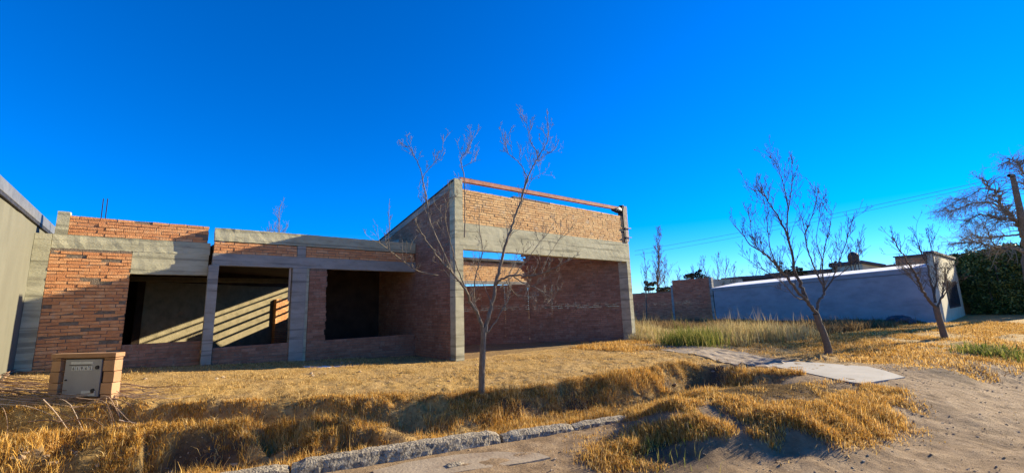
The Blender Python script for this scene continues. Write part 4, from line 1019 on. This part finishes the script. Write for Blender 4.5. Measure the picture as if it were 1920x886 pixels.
M_CLOD = mat('earth_clod', [(.2, (.22, .15, .09)), (.5, (.36, .26, .16)), (.85, (.5, .39, .26))], 8, island=.6, bump=.5)
clods('road_pebbles', 45000, lambda X, Y: (dk(X, Y) < .1)*np.clip(.35+1.6*fbm(X, Y, 1.5, 3), .02, 1), 0, 16, -4, 6, .004, .017, M_CLOD, 31, 'small stones and clods scattered over the dirt road')
clods('bank_clods', 9000, lambda X, Y: np.clip(soil_shade_mask(X, Y), 0, 1)*(dk(X, Y) > .2)*outside(X, Y), -1.8, 12, .5, 9, .01, .05, M_CLOD, 32, 'crumbled earth clods on the eroded ditch banks')
clods('lawn_clods', 4000, lambda X, Y: (dk(X, Y) > pl(X, EDGE)+.2)*outside(X, Y)*np.clip(.15+fbm(X, Y, 1.1, 3), .02, 1), -1.8, 13, 4, 11, .008, .045, M_CLOD, 33, 'small earth clods scattered over the dry lawn')
# flat stone on the road edge
st_ = lump('flat_stone', (*onz(852, 873, .03)[:2], .04), (.11, .07, .03), M_KERB, None, 5, 2); tag(st_, 'flat pale stone lying on the road below the kerb', 'stone')

# ------------------------------------------------------------------ cut branches by the meter pillar
def sticks():
    R = np.random.default_rng(44); mb = MB()
    for i in range(150):
        px = R.uniform(-60, 330); py = 748+R.normal(0, 9)+(px-130)*.01
        if px > 230: py -= 6*R.random()
        c = onz(px, py, .55); X_, Y_ = c[0], c[1]
        L = R.uniform(.5, 1.6)*(.7 if px > 220 else 1); a = R.normal(math.atan2(-.63, .775), .22)
        n = 7; P = []; bend = R.normal(0, .25)
        for k in range(n):
            t = k/(n-1)-.5; x = X_+math.cos(a)*L*t-math.sin(a)*bend*t*t; y = Y_+math.sin(a)*L*t+math.cos(a)*bend*t*t
            P.append((x, y))
        P = np.array(P); P[:, 0] = np.maximum(P[:, 0], XN+.03)
        zz = height(P[:, 0], P[:, 1])+.015+.06*R.random()+np.linspace(-.5, .5, n)*R.normal(0, .08); zz = np.maximum(zz, height(P[:, 0], P[:, 1])+.006)
        tube(mb, smooth(np.column_stack([P, zz]), 2), R.uniform(.004, .010), .003, 5)
    # a few that stand up
    for (pts, d0) in (([(8, 702), (30, 707), (58, 715)], 8.2), ([(0, 722), (30, 730), (60, 744)], 7.6), ([(190, 742), (215, 725), (245, 690)], 7.2), ([(60, 700), (80, 706), (90, 716)], 7.9), ([(130, 745), (155, 722), (185, 700)], 7.3), ([(120, 748), (150, 728), (170, 722), (185, 730)], 7.3), ([(-10, 790), (80, 797), (160, 800), (250, 795)], 6.9)):
        tube(mb, smooth([ond(*q, d0) for q in pts]), .008, .003, 6)
    o = mb.build('brush_pile', M_STICK); tag(o, 'heap of dry cut branches on the ground around the meter pillar', 'branches')
sticks()
mb = MB(); tube(mb, smooth([ond(*q, 8.45) for q in [(215, 716), (262, 705), (300, 696), (330, 689)]]), .009, .004, 6); tube(mb, smooth([ond(*q, 8.45) for q in [(262, 705), (300, 702), (345, 700)]]), .006, .003, 6)
o = mb.build('dry_branch', M_STICK); tag(o, 'thin forked dry branch lying in the shade right of the meter pillar', 'branch')
# white spill of lime
M_LIME = mat('lime', [(.3, (.6, .6, .58)), (.7, (.8, .8, .78))], 9, bump=.6, bscale=40)
p = onz(612, 686, .52)
lp = []
for k in range(18):
    a = k/18*2*math.pi; r_ = 1+.25*math.sin(3*a+1)+.15*math.sin(7*a); x = p[0]+.55*r_*math.cos(a)*.775+.1*r_*math.sin(a)*.63; y = p[1]-.55*r_*math.cos(a)*.63*.5+.1*r_*math.sin(a)*.775
    lp.append((x, y))
me = poly_slab('lime_patch', lp, lambda x, y: float(height(np.array(x), np.array(y)))+.012, .03, M_LIME, .08); o = link(me, 'lime_patch', None, M_LIME); o['kind'] = 'structure'
# dark pile by the grey house
p = onz(1688, 606, .4); l_ = lump('rubble_heap', (p[0], p[1], .5), (.5, .5, .28), M_ROOFD, None, 9); tag(l_, 'dark heap of rubble at the foot of the grey house side wall', 'rubble')
